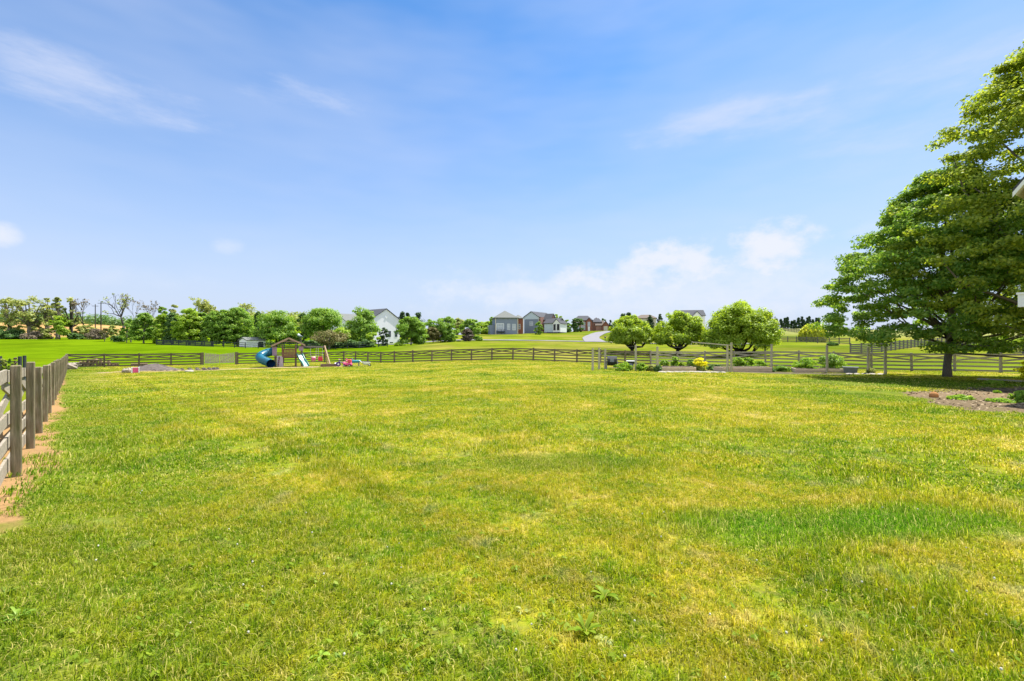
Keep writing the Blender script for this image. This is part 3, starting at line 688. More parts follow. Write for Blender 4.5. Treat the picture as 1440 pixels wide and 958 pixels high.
BT(170, 160, 411, 62, 'bare dead looking tree with wide black limbs, largest of the leafless ones', 'olive', 27, dens=.22, tr=.75, per=6, cs=.6)
BT(192, 164, 415, 30, 'fine twigged leafless tree above the pair of small green trees', 'brush', 28, dens=.25, tr=.25, per=3, cs=.5)
BT(214, 166, 423, 28, 'fine twigged leafless tree behind the round green lollipop tree', 'brush', 29, dens=.3, tr=.25, per=3, cs=.5)
T('hedgerow_tree', 228, 165, 430, 18, 'dark narrow tree at the end of the leafless hedgerow stretch', 'egg', 'green', nc=26, per=40, ls=.6, seed=31, crown0=.3)
T('hedgerow_tree', 247, 150, 428, 20, 'twin topped pale tree peeping over the start of the maple row', 'egg', 'olive', nc=26, per=30, ls=.6, seed=32, crown0=.35)
BT(281, 150, 421, 26, 'tall ragged tree sticking up behind the middle of the maple row', 'olive', 33, dens=.8, tr=.3, per=8, cs=.8, ls=.45)
T('hedgerow_tree', 297, 150, 429, 22, 'rounded pale crown just above the maple row beside the ragged tree', 'egg', 'olive', nc=28, per=30, ls=.6, seed=34, crown0=.35)
BT(338, 150, 427, 24, 'thin flat topped tree showing over the biggest maple of the row', 'olive', 35, dens=.5, tr=.25, per=12)
# understory
def bush(name, px, z, top, wpx, label, leaf, seed, kind='round', **k):
    kk = dict(nc=26, per=44, ls=.42, crown0=.02, skip_trunk=True, shell=.6); kk.update(k)
    return T(name, px, z, top, wpx, label, kind, leaf, 'shrub', seed=seed, **kk)
bush('shrub', 12, 160, 463, 42, 'dark glossy evergreen bush below the first hedgerow tree', 'dark', 41, nc=40, per=70)
bush('shrub', 48, 161, 466, 38, 'grey brown twiggy brush below the broad hedgerow tree', 'brush', 42)
bush('shrub', 63, 162, 462, 22, 'olive green bush between the brown brush and the bright green bush', 'olive', 43)
T('hedgerow_tree', 84, 159, 444, 34, 'bright green bushy tree, low and wide, in the hedgerow', 'egg', 'bright', nc=44, per=50, ls=.5, seed=44, crown0=.25, limbs=5)
bush('shrub', 106, 160, 468, 22, 'dark low bush at the foot of the dark stemmed tree', 'dark', 45)
bush('shrub', 121, 163, 458, 22, 'pale green thicket below the almost leafless tree', 'olive', 46)
bush('shrub', 135, 161, 463, 26, 'brown leafless brush in front of the straw field', 'brush', 47)
T('small_tree', 147, 135, 462, 13, 'small dark leaning tree at the edge of the brown brush', 'round', 'bronze', nc=14, per=40, ls=.4, seed=48, crown0=.35)
T('small_tree', 156, 140, 458, 20, 'small olive and brown tree beside the low dark bush', 'round', 'olive', nc=22, per=40, ls=.45, seed=49, crown0=.12)
bush('shrub', 165, 134, 472, 20, 'low dark green bush standing in the meadow grass', 'dark', 50)
T('small_tree', 178, 126, 455, 18, 'smaller of the two slim green trees standing together in the meadow', 'egg', 'green', nc=26, per=40, ls=.4, seed=51, crown0=.2)
T('small_tree', 184, 130, 448, 20, 'taller of the two slim green trees standing together in the meadow', 'egg', 'green', nc=26, per=40, ls=.4, seed=52, crown0=.2)
T('lollipop_tree', 202, 122, 440, 31, 'round green lollipop shaped tree alone in the meadow', 'egg', 'green', nc=60, per=60, ls=.38, seed=53, crown0=.17, limbs=4)
for i, (px, tp, w, lf) in enumerate([(2, 458, 26, 'olive'), (28, 456, 26, 'olive'), (52, 452, 22, 'olive'), (70, 458, 20, 'brush'), (112, 459, 22, 'olive'), (128, 456, 18, 'olive'), (141, 466, 18, 'brush'), (190, 459, 22, 'olive')]):
    bush('shrub', px, 166, tp, w, 'olive brown brush in the thicket along the far edge of the meadow', lf, 170+i, group='thicket brush along the meadow edge', per=22, ls=.5)
bush('shrub', 219, 126, 464, 18, 'pale green bush beside the round lollipop tree', 'bright', 54)
bush('shrub', 208, 158, 462, 60, 'low green thicket behind the round lollipop tree', 'green', 55, nc=40)
# the maple row
row = [(229, 122, 443, 24, 'bright', 'first and lightest maple in the row behind the dark fence'),
       (243, 120, 440, 20, 'dark', 'narrow dark maple, second in the row behind the dark fence'),
       (266, 117, 434, 34, 'bright', 'wide light green maple in the row with a shaded lower crown'),
       (284, 119, 440, 20, 'green', 'narrow maple squeezed between the wide light one and a darker one'),
       (298, 116, 437, 24, 'green', 'maple in the middle of the row with two toned foliage'),
       (314, 115, 436, 28, 'green', 'tall maple next to the biggest maple of the row'),
       (334, 117, 434, 42, 'green', 'biggest and nearest maple of the row beside the white shed')]
for i, (px, z, top, w, lf, lab) in enumerate(row):
    T('maple_tree', px, z, top, w*1.15, lab, 'egg', lf, nc=96, per=60, ls=.36, seed=60+i, crown0=.12, limbs=5, group='maple row behind the dark fence')
T('tree', 357, 150, 444, 16, 'yellow green tree glimpsed behind the white shed', 'egg', 'bright', nc=26, per=40, ls=.5, seed=71, crown0=.1)
T('tree', 364, 128, 439, 18, 'dark slender tree directly behind the white shed', 'egg', 'dark', nc=40, per=50, ls=.4, seed=72, crown0=.12)
T('tree', 389, 115, 437, 54, 'broad olive green tree behind the play tower roof', 'round', 'green', nc=90, per=60, ls=.36, seed=73, crown0=.1)
T('tree', 412, 140, 446, 18, 'bright yellow green tree between the two broad trees behind the play tower', 'egg', 'bright', nc=26, per=40, ls=.5, seed=74, crown0=.1)
T('tree', 427, 122, 441, 20, 'dark slender tree above the swing beam', 'egg', 'dark', nc=40, per=50, ls=.4, seed=75, crown0=.12)
T('tree', 455, 118, 434, 56, 'broad rounded green tree above the swing set', 'round', 'green', nc=100, per=60, ls=.36, seed=76, crown0=.1)
T('umbrella_tree', 463, 98, 465, 46, 'low bronze leaved tree with an umbrella crown behind the swing set', 'flat', 'bronze', nc=50, per=60, ls=.28, seed=77, crown0=.38, limbs=12, tr=.18)
T('tree', 484, 108, 462, 36, 'bright green small tree at the foot of the white house', 'round', 'bright', nc=40, per=60, ls=.34, seed=78, crown0=.05)
T('tree', 508, 112, 431.5, 42, 'tall upright green tree covering the corner of the white house', 'egg', 'green', nc=110, per=60, ls=.34, seed=79, crown0=.08)
T('tree', 523, 106, 467, 22, 'small bright green tree beside the clipped dark arborvitae', 'round', 'bright', nc=30, per=50, ls=.3, seed=80, crown0=.05)
T('arborvitae', 539.5, 126, 461, 14, 'clipped dark column shaped arborvitae against the white house wall', 'column', 'conifer', 'tree', nc=46, per=60, ls=.3, seed=81, crown0=.02, skip_trunk=False, limbs=0)
for i, (px, w, tp, lab) in enumerate([(470, 26, 481, 'dark low hedge shrub under the bronze umbrella tree'), (495, 24, 479, 'dark hedge shrub beside the bronze umbrella tree, nearer the house'), (514, 22, 478, 'dark hedge shrub under the tall upright tree'), (438, 22, 479, 'dark spreading shrub behind the swing beam')]):
    bush('shrub', px, 104, tp, w, lab, 'dark', 83+i, group='dark shrubs behind the swing set')
# behind the hill, between the white house and the grey house
T('spruce_tree', 566, 178, 438.5, 20, 'tall dark spruce beside the white house roof', 'cone', 'conifer', nc=70, per=40, ls=.5, seed=91, crown0=.05, limbs=0)
T('spruce_tree', 573, 180, 440, 16, 'dark spruce close behind the tallest spruce', 'cone', 'conifer', nc=60, per=40, ls=.5, seed=92, crown0=.05, limbs=0)
T('spruce_tree', 588, 175, 440, 28, 'wide dark spruce above the round green tree', 'cone', 'conifer', nc=70, per=40, ls=.5, seed=93, crown0=.05, limbs=0)
T('round_tree', 578, 108, 446.5, 38, 'dense round green tree on the slope next to the white house', 'round', 'green', nc=90, per=64, ls=.34, seed=94, crown0=.04)
T('small_tree', 609, 112, 461, 22, 'small olive brown multi stemmed tree between two round green trees', 'round', 'bronze', nc=36, per=50, ls=.3, seed=95, crown0=.2, limbs=6)
T('tree', 605, 150, 449, 26, 'light green tree behind the olive brown small tree', 'round', 'green', nc=40, per=50, ls=.45, seed=96, crown0=.1)
T('round_tree', 626, 114, 445, 32, 'dark round tree with a short trunk in a mulch bed on the slope', 'egg', 'green', nc=90, per=60, ls=.34, seed=97, crown0=.1)
T('tree', 644, 185, 448, 22, 'pale tree behind the dark round tree, seen against the sky', 'egg', 'olive', nc=34, per=50, ls=.6, seed=98, crown0=.05)
T('tree', 662, 172, 449.5, 26, 'green tree between the pale tree and the grey house', 'round', 'green', nc=50, per=50, ls=.5, seed=99, crown0=.05)
T('tree', 681, 190, 452, 26, 'yellow green tree closest to the grey house', 'round', 'bright', nc=40, per=50, ls=.6, seed=100, crown0=.05)
T('tree', 692, 196, 446, 14, 'dark green tree touching the grey house roof', 'egg', 'green', nc=30, per=50, ls=.6, seed=101, crown0=.05)
bush('purple_shrub', 657, 113, 463, 16, 'egg shaped purple brown shrub in the mulch bed', 'purple', 102, 'egg', nc=46, per=50, ls=.28)
bush('shrub', 671, 114, 472.5, 12, 'small bright green shrub beside the purple brown shrub', 'green', 103)
for i, (px, lab) in enumerate([(623, 'tiny mulch bed shrub right below the dark round tree'), (634, 'tiny mulch bed shrub between the dark round tree and the purple shrub'), (645, 'tiny mulch bed shrub in the gap left of the purple shrub'), (654, 'tiny mulch bed shrub at the foot of the purple shrub')]):
    bush('shrub', px, 112, 479.6, 7, lab, 'dark', 104+i, nc=8, per=30, ls=.25, group='tiny shrubs in the mulch bed')
bush('shrub', 563, 116, 482, 14, 'bright green bush at the corner of the white house', 'bright', 109)
T('tree', 757, 168, 452.5, 12, 'small round dark tree in front of the brick and pale gabled house', 'round', 'green', nc=30, per=40, ls=.4, seed=111, crown0=.02)
T('spruce_tree', 772, 215, 442, 12, 'dark spruce tip behind the grey garage', 'cone', 'conifer', nc=40, per=30, ls=.6, seed=112, crown0=.05, limbs=0)
T('tree', 784, 205, 442, 13, 'light green tree on a bare stem beside the grey garage', 'round', 'bright', nc=30, per=40, ls=.5, seed=113, crown0=.35)
T('tree', 797, 198, 450, 16, 'pale green tree at the end of the brick house', 'round', 'green', nc=30, per=40, ls=.5, seed=114, crown0=.05)
T('tree', 812, 196, 446, 15, 'dark round tree in front of the brick house', 'round', 'dark', nc=40, per=50, ls=.45, seed=115, crown0=.08)
bush('hedge_shrub', 796, 192, 460, 14, 'low dark hedge shrub before the pale green tree by the brick house', 'dark', 116, nc=16)
bush('hedge_shrub', 785, 186, 460.5, 12, 'low dark hedge shrub by the grey garage', 'dark', 117, nc=16)
T('spruce_tree', 858.5, 215, 450, 9, 'dark little spruce at the garage end of the brick house', 'cone', 'conifer', nc=30, per=30, ls=.5, seed=118, crown0=.05, limbs=0)
T('tree', 848, 240, 448, 10, 'dark tree crown peeking over the brick house garage', 'round', 'dark', nc=24, per=30, ls=.6, seed=119, crown0=.05)
for i, (px, tp, w, lab) in enumerate([(876, 441, 19, 'spiky spruce, first of the dark cluster behind the smallest willow'), (884, 440, 22, 'broad spruce in the dark cluster behind the smallest willow'), (893, 444, 19, 'spruce next to the brown roofed house'), (914, 443, 16, 'spruce at the far end of the brown roofed house'), (928, 442, 14, 'lone spruce tip left of the middle willow')]):
    T('spruce_tree', px, 190+i*3, tp, w, lab, 'cone', 'conifer', nc=50, per=34, ls=.5, seed=120+i, crown0=.03, limbs=0, group='spruces behind the willows')
bush('flowering_shrub', 990, 96, 465, 22, 'white blossoming shrub between the middle and biggest willows', 'white', 126, nc=34, per=30, ls=.3)
bush('shrub', 1003, 99, 466, 22, 'green shrub behind the white blossoming shrub', 'green', 127)
pine = [(1093, 449), (1098, 447.5), (1103, 447), (1108, 446.5), (1113, 450), (1118, 448.5), (1123, 447), (1127, 446), (1131, 448), (1135, 446.5), (1139, 445.5), (1143, 447), (1147, 446.5), (1151, 447)]
for i, (px, tp) in enumerate(pine):
    T('pine_tree', px+(i*7 % 5-2)*.5, 285+(i % 3)*4, tp+(i*5 % 7)*.45-1, 7.5+(i*3 % 4), 'dark pine in the straight windbreak on the ridge above the weeping willow', 'cone', 'conifer', nc=40, per=30, ls=.8, seed=130+i, crown0=.03, limbs=0, group='pines of the ridge windbreak')
T('tree', 1165, 275, 457, 9, 'small dark tree on the ridge after the windbreak', 'round', 'dark', nc=16, per=30, ls=.7, seed=150, crown0=.05)
T('tree', 1179, 190, 446, 22, 'green tree on the ridge partly hidden by the big maple', 'round', 'green', nc=40, per=50, ls=.5, seed=151, crown0=.05)
T('conifer_tree', 1399, 52, 475, 25, 'small dense conifer behind the fence, seen below the big maple', 'cone', 'conifer', nc=60, per=60, ls=.16, seed=152, crown0=.04, limbs=0)
bush('shrub', 1170, 82, 482, 14, 'low dark shrub by the grey paddock fence below the weeping willow', 'dark', 153, nc=12)

# far wooded hill, one mass
def woodland():
    rg = np.random.default_rng(5); n = 420; px = rg.uniform(205, 512, n); z = rg.uniform(215, 330, n)
    x = (px-720)/F*z; g = gh(x, z); top = np.interp(px, [205, 260, 340, 380, 430, 470, 512], [446, 440, 435.5, 434.5, 436.5, 437, 442])
    ht = np.minimum(EYE+(479-top)/F*z-g, 24)*rg.uniform(.72, 1.0, n); ht = np.maximum(ht, 3); per = 130
    idx = np.repeat(np.arange(n), per); D = nrmlz(rg.normal(size=(len(idx), 3))); rr = rg.uniform(.4, 1, len(idx))
    P = np.stack([x[idx]+D[:, 0]*5.5*rr, z[idx]+D[:, 1]*5.5*rr, g[idx]+ht[idx]*(.5+.5*D[:, 2]*rr)], 1)
    leaf_mesh('woodland', P, nrmlz(D+np.array([0, 0, .5])+rg.normal(size=D.shape)*.4), 1.25, LM['wood'], None, rg)
    o = bpy.data.objects['woodland']; tag(o, 'hazy green wood covering the far hill behind the maple row', 'woodland', kind='stuff')
    # thicket band along the left horizon
    n = 160; px = rg.uniform(-60, 200, n); z = rg.uniform(330, 380, n); x = (px-720)/F*z; g = gh(x, z); per = 60
    idx = np.repeat(np.arange(n), per); D = nrmlz(rg.normal(size=(len(idx), 3))); ht = rg.uniform(3, 9, n)
    P = np.stack([x[idx]+D[:, 0]*6, z[idx]+D[:, 1]*6, g[idx]+ht[idx]*(.5+.5*D[:, 2])], 1)
    leaf_mesh('treeline', P, nrmlz(D+np.array([0, 0, .5])), 1.5, LM['dark'], None, rg)
    tag(bpy.data.objects['treeline'], 'distant dark treeline on top of the straw coloured field', 'treeline', kind='stuff')
woodland()

# ------------------------------------------------------------------ fences
def V3(p, h=0.0): return Vector((p[0], p[1], gz(p[0], p[1])+h))
def post_mesh(w, h):
    mb = MB(); mb.box(0, 0, h/2-.1, w, w, h+.2); return mb
def left_fence():
    b = V3(P1); root = thing('plank_fence', 'weathered grey plank fence with thick square posts running along the left edge of the lawn', 'fence', b)
    rg = random.Random(2); rz = math.atan2(LD.y, LD.x); nrm = Vector((LD.y, -LD.x))
    pts = []
    for k in range(-3, NB+1):
        p = P1+LD*LSTEP*k; pts.append(p)
    for i, p in enumerate(pts):
        h = 1.37+rg.uniform(-.035, .04); q = V3(p)-b
        m = MB(); w = .10
        m.box(0, 0, h/2-.1, w, w, h+.2); m.add([], [])
        o = m.build('post', M['post'], root, bevel=.012); o.location = q; o.rotation_euler = (rg.uniform(-.012, .012), rg.uniform(-.012, .012), rz+rg.uniform(-.05, .05))
    off = -nrm*.085
    for i in range(len(pts)-1):
        a, c = pts[i], pts[i+1]
        def pt(t, z, o=0.0):
            p = a.lerp(c, t)+off-nrm*o; za = gz(a.x, a.y)*(1-t)+gz(c.x, c.y)*t
            return Vector((p.x, p.y, za+z))-b
        for z, hh in ((1.235, .145), (.70, .145), (.42, .145), (.14, .17)):
            m = MB(); j = rg.uniform(-.012, .012); m.beam(pt(0.0, z+j), pt(1.0, z-j), .028, hh); m.build('board', M['board'], root)
        m = MB(); m.beam(pt(.02, 1.14, .03), pt(.98, .80, .03), .026, .13); m.build('board', M['board'], root)
        m = MB(); m.beam(pt(.02, .80, .058), pt(.98, 1.14, .058), .026, .13); m.build('board', M['board'], root)
left_fence()
def rail_fence(label, poly, step, mat, pw=.14, ph=1.34, name='rail_fence', first=True):
    P = [Vector(p) for p in poly]; seg = [(P[i+1]-P[i]).length for i in range(len(P)-1)]; tot = sum(seg); n = max(1, round(tot/step))
    def pos(s):
        for i, L in enumerate(seg):
            if s <= L+1e-6 or i == len(seg)-1: return P[i].lerp(P[i+1], s/L)
            s -= L
    pts = [pos(tot*k/n) for k in range(n+1)]; b = V3(pts[0]); root = thing(name, label, 'fence', b); proto = None; rg = random.Random(n)
    for i, p in enumerate(pts):
        d = pts[min(i+1, n)]-pts[max(i-1, 0)]
        if proto is None: proto = o = post_mesh(pw, ph).build('post', M[mat], root)
        else: o = proto.copy(); COL.objects.link(o); o.parent = root
        o.location = V3(p)-b; o.rotation_euler = (rg.uniform(-.02, .02), rg.uniform(-.02, .02), math.atan2(d.y, d.x)); o.scale = (1, 1, rg.uniform(.97, 1.04))
    for i in range(n):
        a, c = pts[i], pts[i+1]; nr = Vector(((c-a).y, -(c-a).x)).normalized(); m = MB()
        if nr.dot(Vector((-a.x, -a.y))) < 0: nr = -nr
        za, zc = gz(*a), gz(*c)
        def pt(t, z, o=0.0):
            p = a.lerp(c, t)+nr*(pw*.5+.018+o); return Vector((p.x, p.y, za*(1-t)+zc*t+z+rg.uniform(-.012, .012)))-b
        for z, hh in ((1.24, .13), (.68, .12), (.40, .12), (.12, .12)): m.beam(pt(.0, z), pt(1.0, z), .03, hh)
        m.beam(pt(.03, 1.14, .033), pt(.97, .82, .033), .03, .11); m.beam(pt(.03, .82, .066), pt(.97, 1.14, .066), .03, .11)
        m.build('rail_panel', M[mat], root)
    return root
AV, BV = Vector(A_), Vector(B_); ab = (BV-AV).normalized()
g0 = AV+ab*10.5; g1 = AV+ab*13.96
rail_fence('brown cross railed fence from the far corner of the lawn to the picket gate', [A_, g0], 2.44, 'rail')
rail_fence('brown cross railed fence between the picket gate and the play set corner', [g1, B_], 2.44, 'rail')
rail_fence('long brown cross railed fence behind the lawn, from play area to middle willow', [B_, (-14, 54), (-.2, 50), (13.2, 43.3)], 2.44, 'rail')
rail_fence('greyer cross railed fence behind the garden beds and the big maple', [(13.2, 43.3), (28, 35), (34.5, 31.4), (44.5, 26.0)], 2.44, 'railg')
def gate():
    b = V3(g0); root = thing('picket_gate', 'double picket gate with dipping top in the back fence', 'gate', b, math.atan2(ab.y, ab.x)); L = (g1-g0).length
    for x in (0, L):
        pm = MB(); pm.box(0, 0, .6, .24, .2, 1.5); o = pm.build('post', M['rail'], root); o.location = (x+(.14 if x == 0 else -.14), 0, 0)
    for k, (x0, x1) in enumerate(((.32, L/2-.02), (L/2+.02, L-.32))):
        leaf = MB()
        for z in (.25, 1.0): leaf.beam((x0, -.03, z), (x1, -.03, z), .04, .1)
        leaf.beam((x0, -.03, .25), (x1, -.03, 1.0), .035, .09)
        n = 9
        for i in range(n):
            x = x0+(x1-x0)*(i+.5)/n; u = abs(x-L/2)/(L/2); leaf.box(x, -.07, .12+(1.0+.22*u)/2, .115, .02, 1.0+.22*u)
        leaf.build('gate_leaf', M['gatew'], root)
gate()
def simple_fence(name, label, pts, mat, h=1.3, step=2.6, rails=(.25, .55, .85, 1.15), rh=.13, pickets=0.0):
    P = [Vector(XZ(px, z)) for px, z in pts]; b = V3(P[0]); root = thing(name, label, 'fence', b); posts = []; proto = None
    rl = MB()
    for i in range(len(P)-1):
        n = max(1, round((P[i+1]-P[i]).length/step))
        for k in range(n+(i == len(P)-2)): posts.append(P[i].lerp(P[i+1], k/n))
    keep = posts if len(posts) <= 95 else posts[::2]
    for p in keep:
        if proto is None: proto = o = post_mesh(.13, h).build('post', M[mat], root)
        else: o = proto.copy(); COL.objects.link(o); o.parent = root
        o.location = V3(p)-b
    for p, q in zip(posts, posts[1:]):
        for z in rails: rl.beam(V3(p, z)-b, V3(q, z)-b, .04, rh)
        if pickets:
            n = int((q-p).length/pickets)
            for k in range(n): c = V3(p.lerp(q, (k+.5)/n))-b; rl.box(c.x, c.y, c.z+h*.48, .12, .05, h*.92)
    rl.build('rails', M[mat], root)
simple_fence('dark_fence', 'dark closely boarded fence under the maple row', [(220, 112), (262, 109), (300, 106)], 'dfence', 1.35, 2.6, (.2, .6, 1.05), .2, pickets=.32)
simple_fence('dark_fence', 'dark open railed fence in front of the white shed and behind the play set', [(300, 106), (345, 104), (400, 102), (455, 100), (505, 101), (545, 108)], 'dfence', 1.35, 3.0, (.3, .75, 1.2), .14)
simple_fence('paddock_fence', 'grey paddock fence crossing the slope at the foot of the weeping willow', [(1085, 108), (1120, 101), (1166, 92), (1195, 86)], 'pfence', 1.3, 2.6, (.2, .5, .8, 1.1), .15)
simple_fence('paddock_fence', 'pale paddock fence running down the hill beside the weeping willow', [(1086, 235), (1105, 200), (1130, 170), (1160, 160), (1215, 158)], 'pfence', 1.5, 3.0, (.2, .5, .8, 1.1, 1.35), .13)
simple_fence('paddock_fence', 'close boarded grey fence climbing behind the trunk of the big maple', [(1196, 58), (1240, 62), (1300, 78), (1330, 84)], 'pfence', 1.35, 2.4, (.15, .4, .65, .9, 1.15), .17)
simple_fence('paddock_fence', 'grey boarded fence descending past the small conifer behind the maple', [(1332, 82), (1370, 66), (1410, 58), (1470, 54)], 'pfence', 1.35, 2.4, (.15, .4, .65, .9, 1.15), .17)
simple_fence('wire_fence', 'old thin railed fence beyond the planks with a gap between two dark posts', [(-60, 30), (0, 29), (28, 29)], 'dfence', 1.45, 2.4, (1.1,), .07)
o = post_mesh(.12, 1.5).build('gate_post', M['dfence']); o.location = at(34.5, 29); tag(o, 'single dark post standing just past the old thin railed fence', 'post')
for i, (px, tp, w, lf, lab) in enumerate([(6, 503, 12, 'olive', 'dry weedy bush behind the plank fence at the picture edge'), (13, 503, 8, 'green', 'green weed showing above the plank fence'), (22, 501, 9, 'brush', 'pale dry weed leaning on the old thin railed fence')]):
    bush('weedy_bush', px, 27, tp, w, lab, lf, 160+i, nc=16, per=30, ls=.11)

# ------------------------------------------------------------------ houses
def window(parent, p, w, h, face=(0, -1), glass='glass', bars=2, trim='trim'):
    # p: centre on the wall; face: outward wall normal in local xy
    nx, ny = face; tx, ty = -ny, nx; f = MB(); th = max(.08, w*.07)
    def bar(u0, u1, z0, z1, d0, d1):
        um, zm, dm = (u0+u1)/2, (z0+z1)/2, (d0+d1)/2
        f.box(p[0]+tx*um+nx*dm, p[1]+ty*um+ny*dm, p[2]+zm, abs(u1-u0), abs(d1-d0), abs(z1-z0), math.atan2(ty, tx))
    bar(-w/2-th, -w/2, -h/2-th, h/2+th, 0, .07); bar(w/2, w/2+th, -h/2-th, h/2+th, 0, .07); bar(-w/2, w/2, h/2, h/2+th, 0, .07); bar(-w/2, w/2, -h/2-th, -h/2, 0, .07)
    for i in range(1, bars): bar(-w/2+w*i/bars-.03, -w/2+w*i/bars+.03, -h/2, h/2, .03, .065)
    bar(-w/2, w/2, -.03, .03, .03, .06)
    o = f.build('window', M[trim], parent); g = MB()
    g.box(p[0]+nx*.012, p[1]+ny*.012, p[2], w, .02, h, math.atan2(ty, tx)); g.build('pane', M[glass], o)
def gable_block(root, x0, x1, y0, y1, z0, ze, zr, wall, roof, axis='y', over=.35, name='wall'):
    # walls with gable ends; ridge runs along AXIS
    m = MB(); r = MB()
    if axis == 'y':
        xm = (x0+x1)/2; vs = [(x0, y0, z0), (x1, y0, z0), (x1, y1, z0), (x0, y1, z0), (x0, y0, ze), (x1, y0, ze), (x1, y1, ze), (x0, y1, ze), (xm, y0, zr), (xm, y1, zr)]
        m.add(vs, [(0, 1, 5, 8, 4), (2, 3, 7, 9, 6), (3, 0, 4, 7), (1, 2, 6, 5)])
        s = (zr-ze)/(xm-x0)
        for sg, xe in ((-1, x0), (1, x1)):
            xo = xe+sg*over; zo = ze-s*over; t = .22
            r.add([(xo, y0-over, zo+.02), (xm, y0-over, zr+.02), (xm, y1+over, zr+.02), (xo, y1+over, zo+.02), (xo, y0-over, zo+t), (xm, y0-over, zr+t), (xm, y1+over, zr+t), (xo, y1+over, zo+t)],
                  [(0, 1, 2, 3), (7, 6, 5, 4), (0, 4, 5, 1), (2, 6, 7, 3), (3, 7, 4, 0)])
    else:
        ym = (y0+y1)/2; vs = [(x0, y0, z0), (x1, y0, z0), (x1, y1, z0), (x0, y1, z0), (x0, y0, ze), (x1, y0, ze), (x1, y1, ze), (x0, y1, ze), (x0, ym, zr), (x1, ym, zr)]
        m.add(vs, [(0, 1, 5, 4), (2, 3, 7, 6), (3, 0, 4, 8, 7), (1, 2, 6, 9, 5)])
        s = (zr-ze)/(ym-y0)
        for sg, ye in ((-1, y0), (1, y1)):
            yo = ye+sg*over; zo = ze-s*over; t = .22
            r.add([(x0-over, yo, zo+.02), (x0-over, ym, zr+.02), (x1+over, ym, zr+.02), (x1+over, yo, zo+.02), (x0-over, yo, zo+t), (x0-over, ym, zr+t), (x1+over, ym, zr+t), (x1+over, yo, zo+t)],
                  [(0, 1, 2, 3), (7, 6, 5, 4), (0, 4, 5, 1), (2, 6, 7, 3), (3, 7, 4, 0)])
    m.build(name, M[wall], root); return r.build('roof', M[roof], root)
def hip_block(root, x0, x1, y0, y1, z0, ze, zr, wall, roof, ridge=0.0, over=.4, axis='x'):
    m = MB(); m.b2(x0, x1, y0, y1, z0, ze); m.build('wall', M[wall], root)
    a, b, c, d = x0-over, x1+over, y0-over, y1+over; xm, ym = (a+b)/2, (c+d)/2; r = MB()
    k = ridge/2
    p, q = ((xm-k, ym, zr), (xm+k, ym, zr)) if axis == 'x' else ((xm, ym-k, zr), (xm, ym+k, zr))
    r.add([(a, c, ze), (b, c, ze), (b, d, ze), (a, d, ze), (a, c, ze+.2), (b, c, ze+.2), (b, d, ze+.2), (a, d, ze+.2), p, q],
          [(3, 2, 1, 0), (0, 1, 5, 4), (1, 2, 6, 5), (2, 3, 7, 6), (3, 0, 4, 7)]+([(4, 5, 9, 8), (5, 6, 9), (6, 7, 8, 9), (7, 4, 8)] if axis == 'x' else [(4, 5, 8), (5, 6, 9, 8), (6, 7, 9), (7, 4, 8, 9)]))
    return r.build('roof', M[roof], root)
def white_house():
    z = 150; b = at(562, z); b.z = zat(489.5, z); th = R(50)
    root = thing('white_house', 'white gabled house with dark roof rising behind the trees at the hill edge', 'house', b, th)
    s = z/F  # local x runs along the gable, origin at its right corner
    W = 10.4; He = (489.5-450)*s; Hr = (489.5-436)*s; Ln = 12
    # gable face towards local -y; long axis to local +y is turned away, so the block runs back and to the left
    gable_block(root, -W, 0, 0, Ln, 0, He, Hr, 'white', 'roofd', 'y', .3)
    for px, yy, w, h in ((-3.9, 4.6, .8, 1.8), (-1.4, 4.6, .8, 1.8), (-3.2, 1.2, 1.1, 1.4), (-1.6, 1.0, .8, .8)): window(root, (px, 0, yy), w, h, trim='greyp')
    v = MB(); v.cyl(0, 0, 0, .1, .35); o = v.build('gable_vent', M['trim'], root); o.location = (-W/2, -.04, He+.6); o.rotation_euler = (R(90), 0, 0)
    gable_block(root, -W-6, -W, 5.0, 14, 0, He*.92, Hr*.86, 'white', 'roofg', 'x', .3)
white_house()
def grey_house():
    z = 175; s = z/F; b = at(712, z); b.z = zat(471.5, z); root = thing('grey_house', 'blue grey house with hipped roof and one brick side on the hill crest', 'house', b, yaw((b.x, b.y))+R(8))
    H = (471.5-447.5)*s
    hip_block(root, -4.2, 4.3, 0, 12, -1.5, H, (471.5-436)*s, 'bluesiding', 'roofg', 3.0, .5, 'y')
    hip_block(root, 4.3, 7.0, 3.0, 10, -1.5, H, (471.5-441.5)*s, 'brick', 'roofg', 1.0, .4, 'y')
    m = MB(); m.b2(4.303, 4.55, .01, 2.99, -1.5, H-.02); m.build('brick_side', M['brick'], root)
    m = MB(); m.b2(7.0, 7.3, 3.2, 3.5, -1.5, H-.1); m.b2(4.35, 4.6, -.12, 0, -1.5, H-.05); m.b2(-4.3, -4.05, -.1, -.005, -1.2, H-.05); m.build('corner_trim', M['cream'], root)
    window(root, (-2.4, 0, 3.2), 2.6, 2.3, glass='glassl', bars=4); window(root, (.9, 0, 3.2), 1.0, 2.2, glass='glassl'); window(root, (3.0, 0, 3.1), 1.2, 2.2, glass='glassl')
    window(root, (5.6, 3.0, 3.4), .8, 1.8)
    d = MB(); d.b2(-3.6, -.6, -1.3, -.005, 1.2, 1.4)
    for x in (-3.5, -2.1, -.7): d.b2(x-.06, x+.06, -1.25, -1.13, -1.2, 2.2)
    d.b2(-3.6, -.6, -1.28, -1.2, 2.1, 2.2); d.build('deck', M['dfence'], root)
    m = MB(); m.b2(-4.2, -2.0, -.06, -.003, -1, .55); m.b2(1.4, 3.4, -.06, -.003, -1, .35); m.build('foundation', M['concrete'], root)
    m = MB(); m.b2(-6.2, -4.2, 1.2, 8, -1.5, H*.6); m.build('side_wing', M['bluesiding'], root)
grey_house()
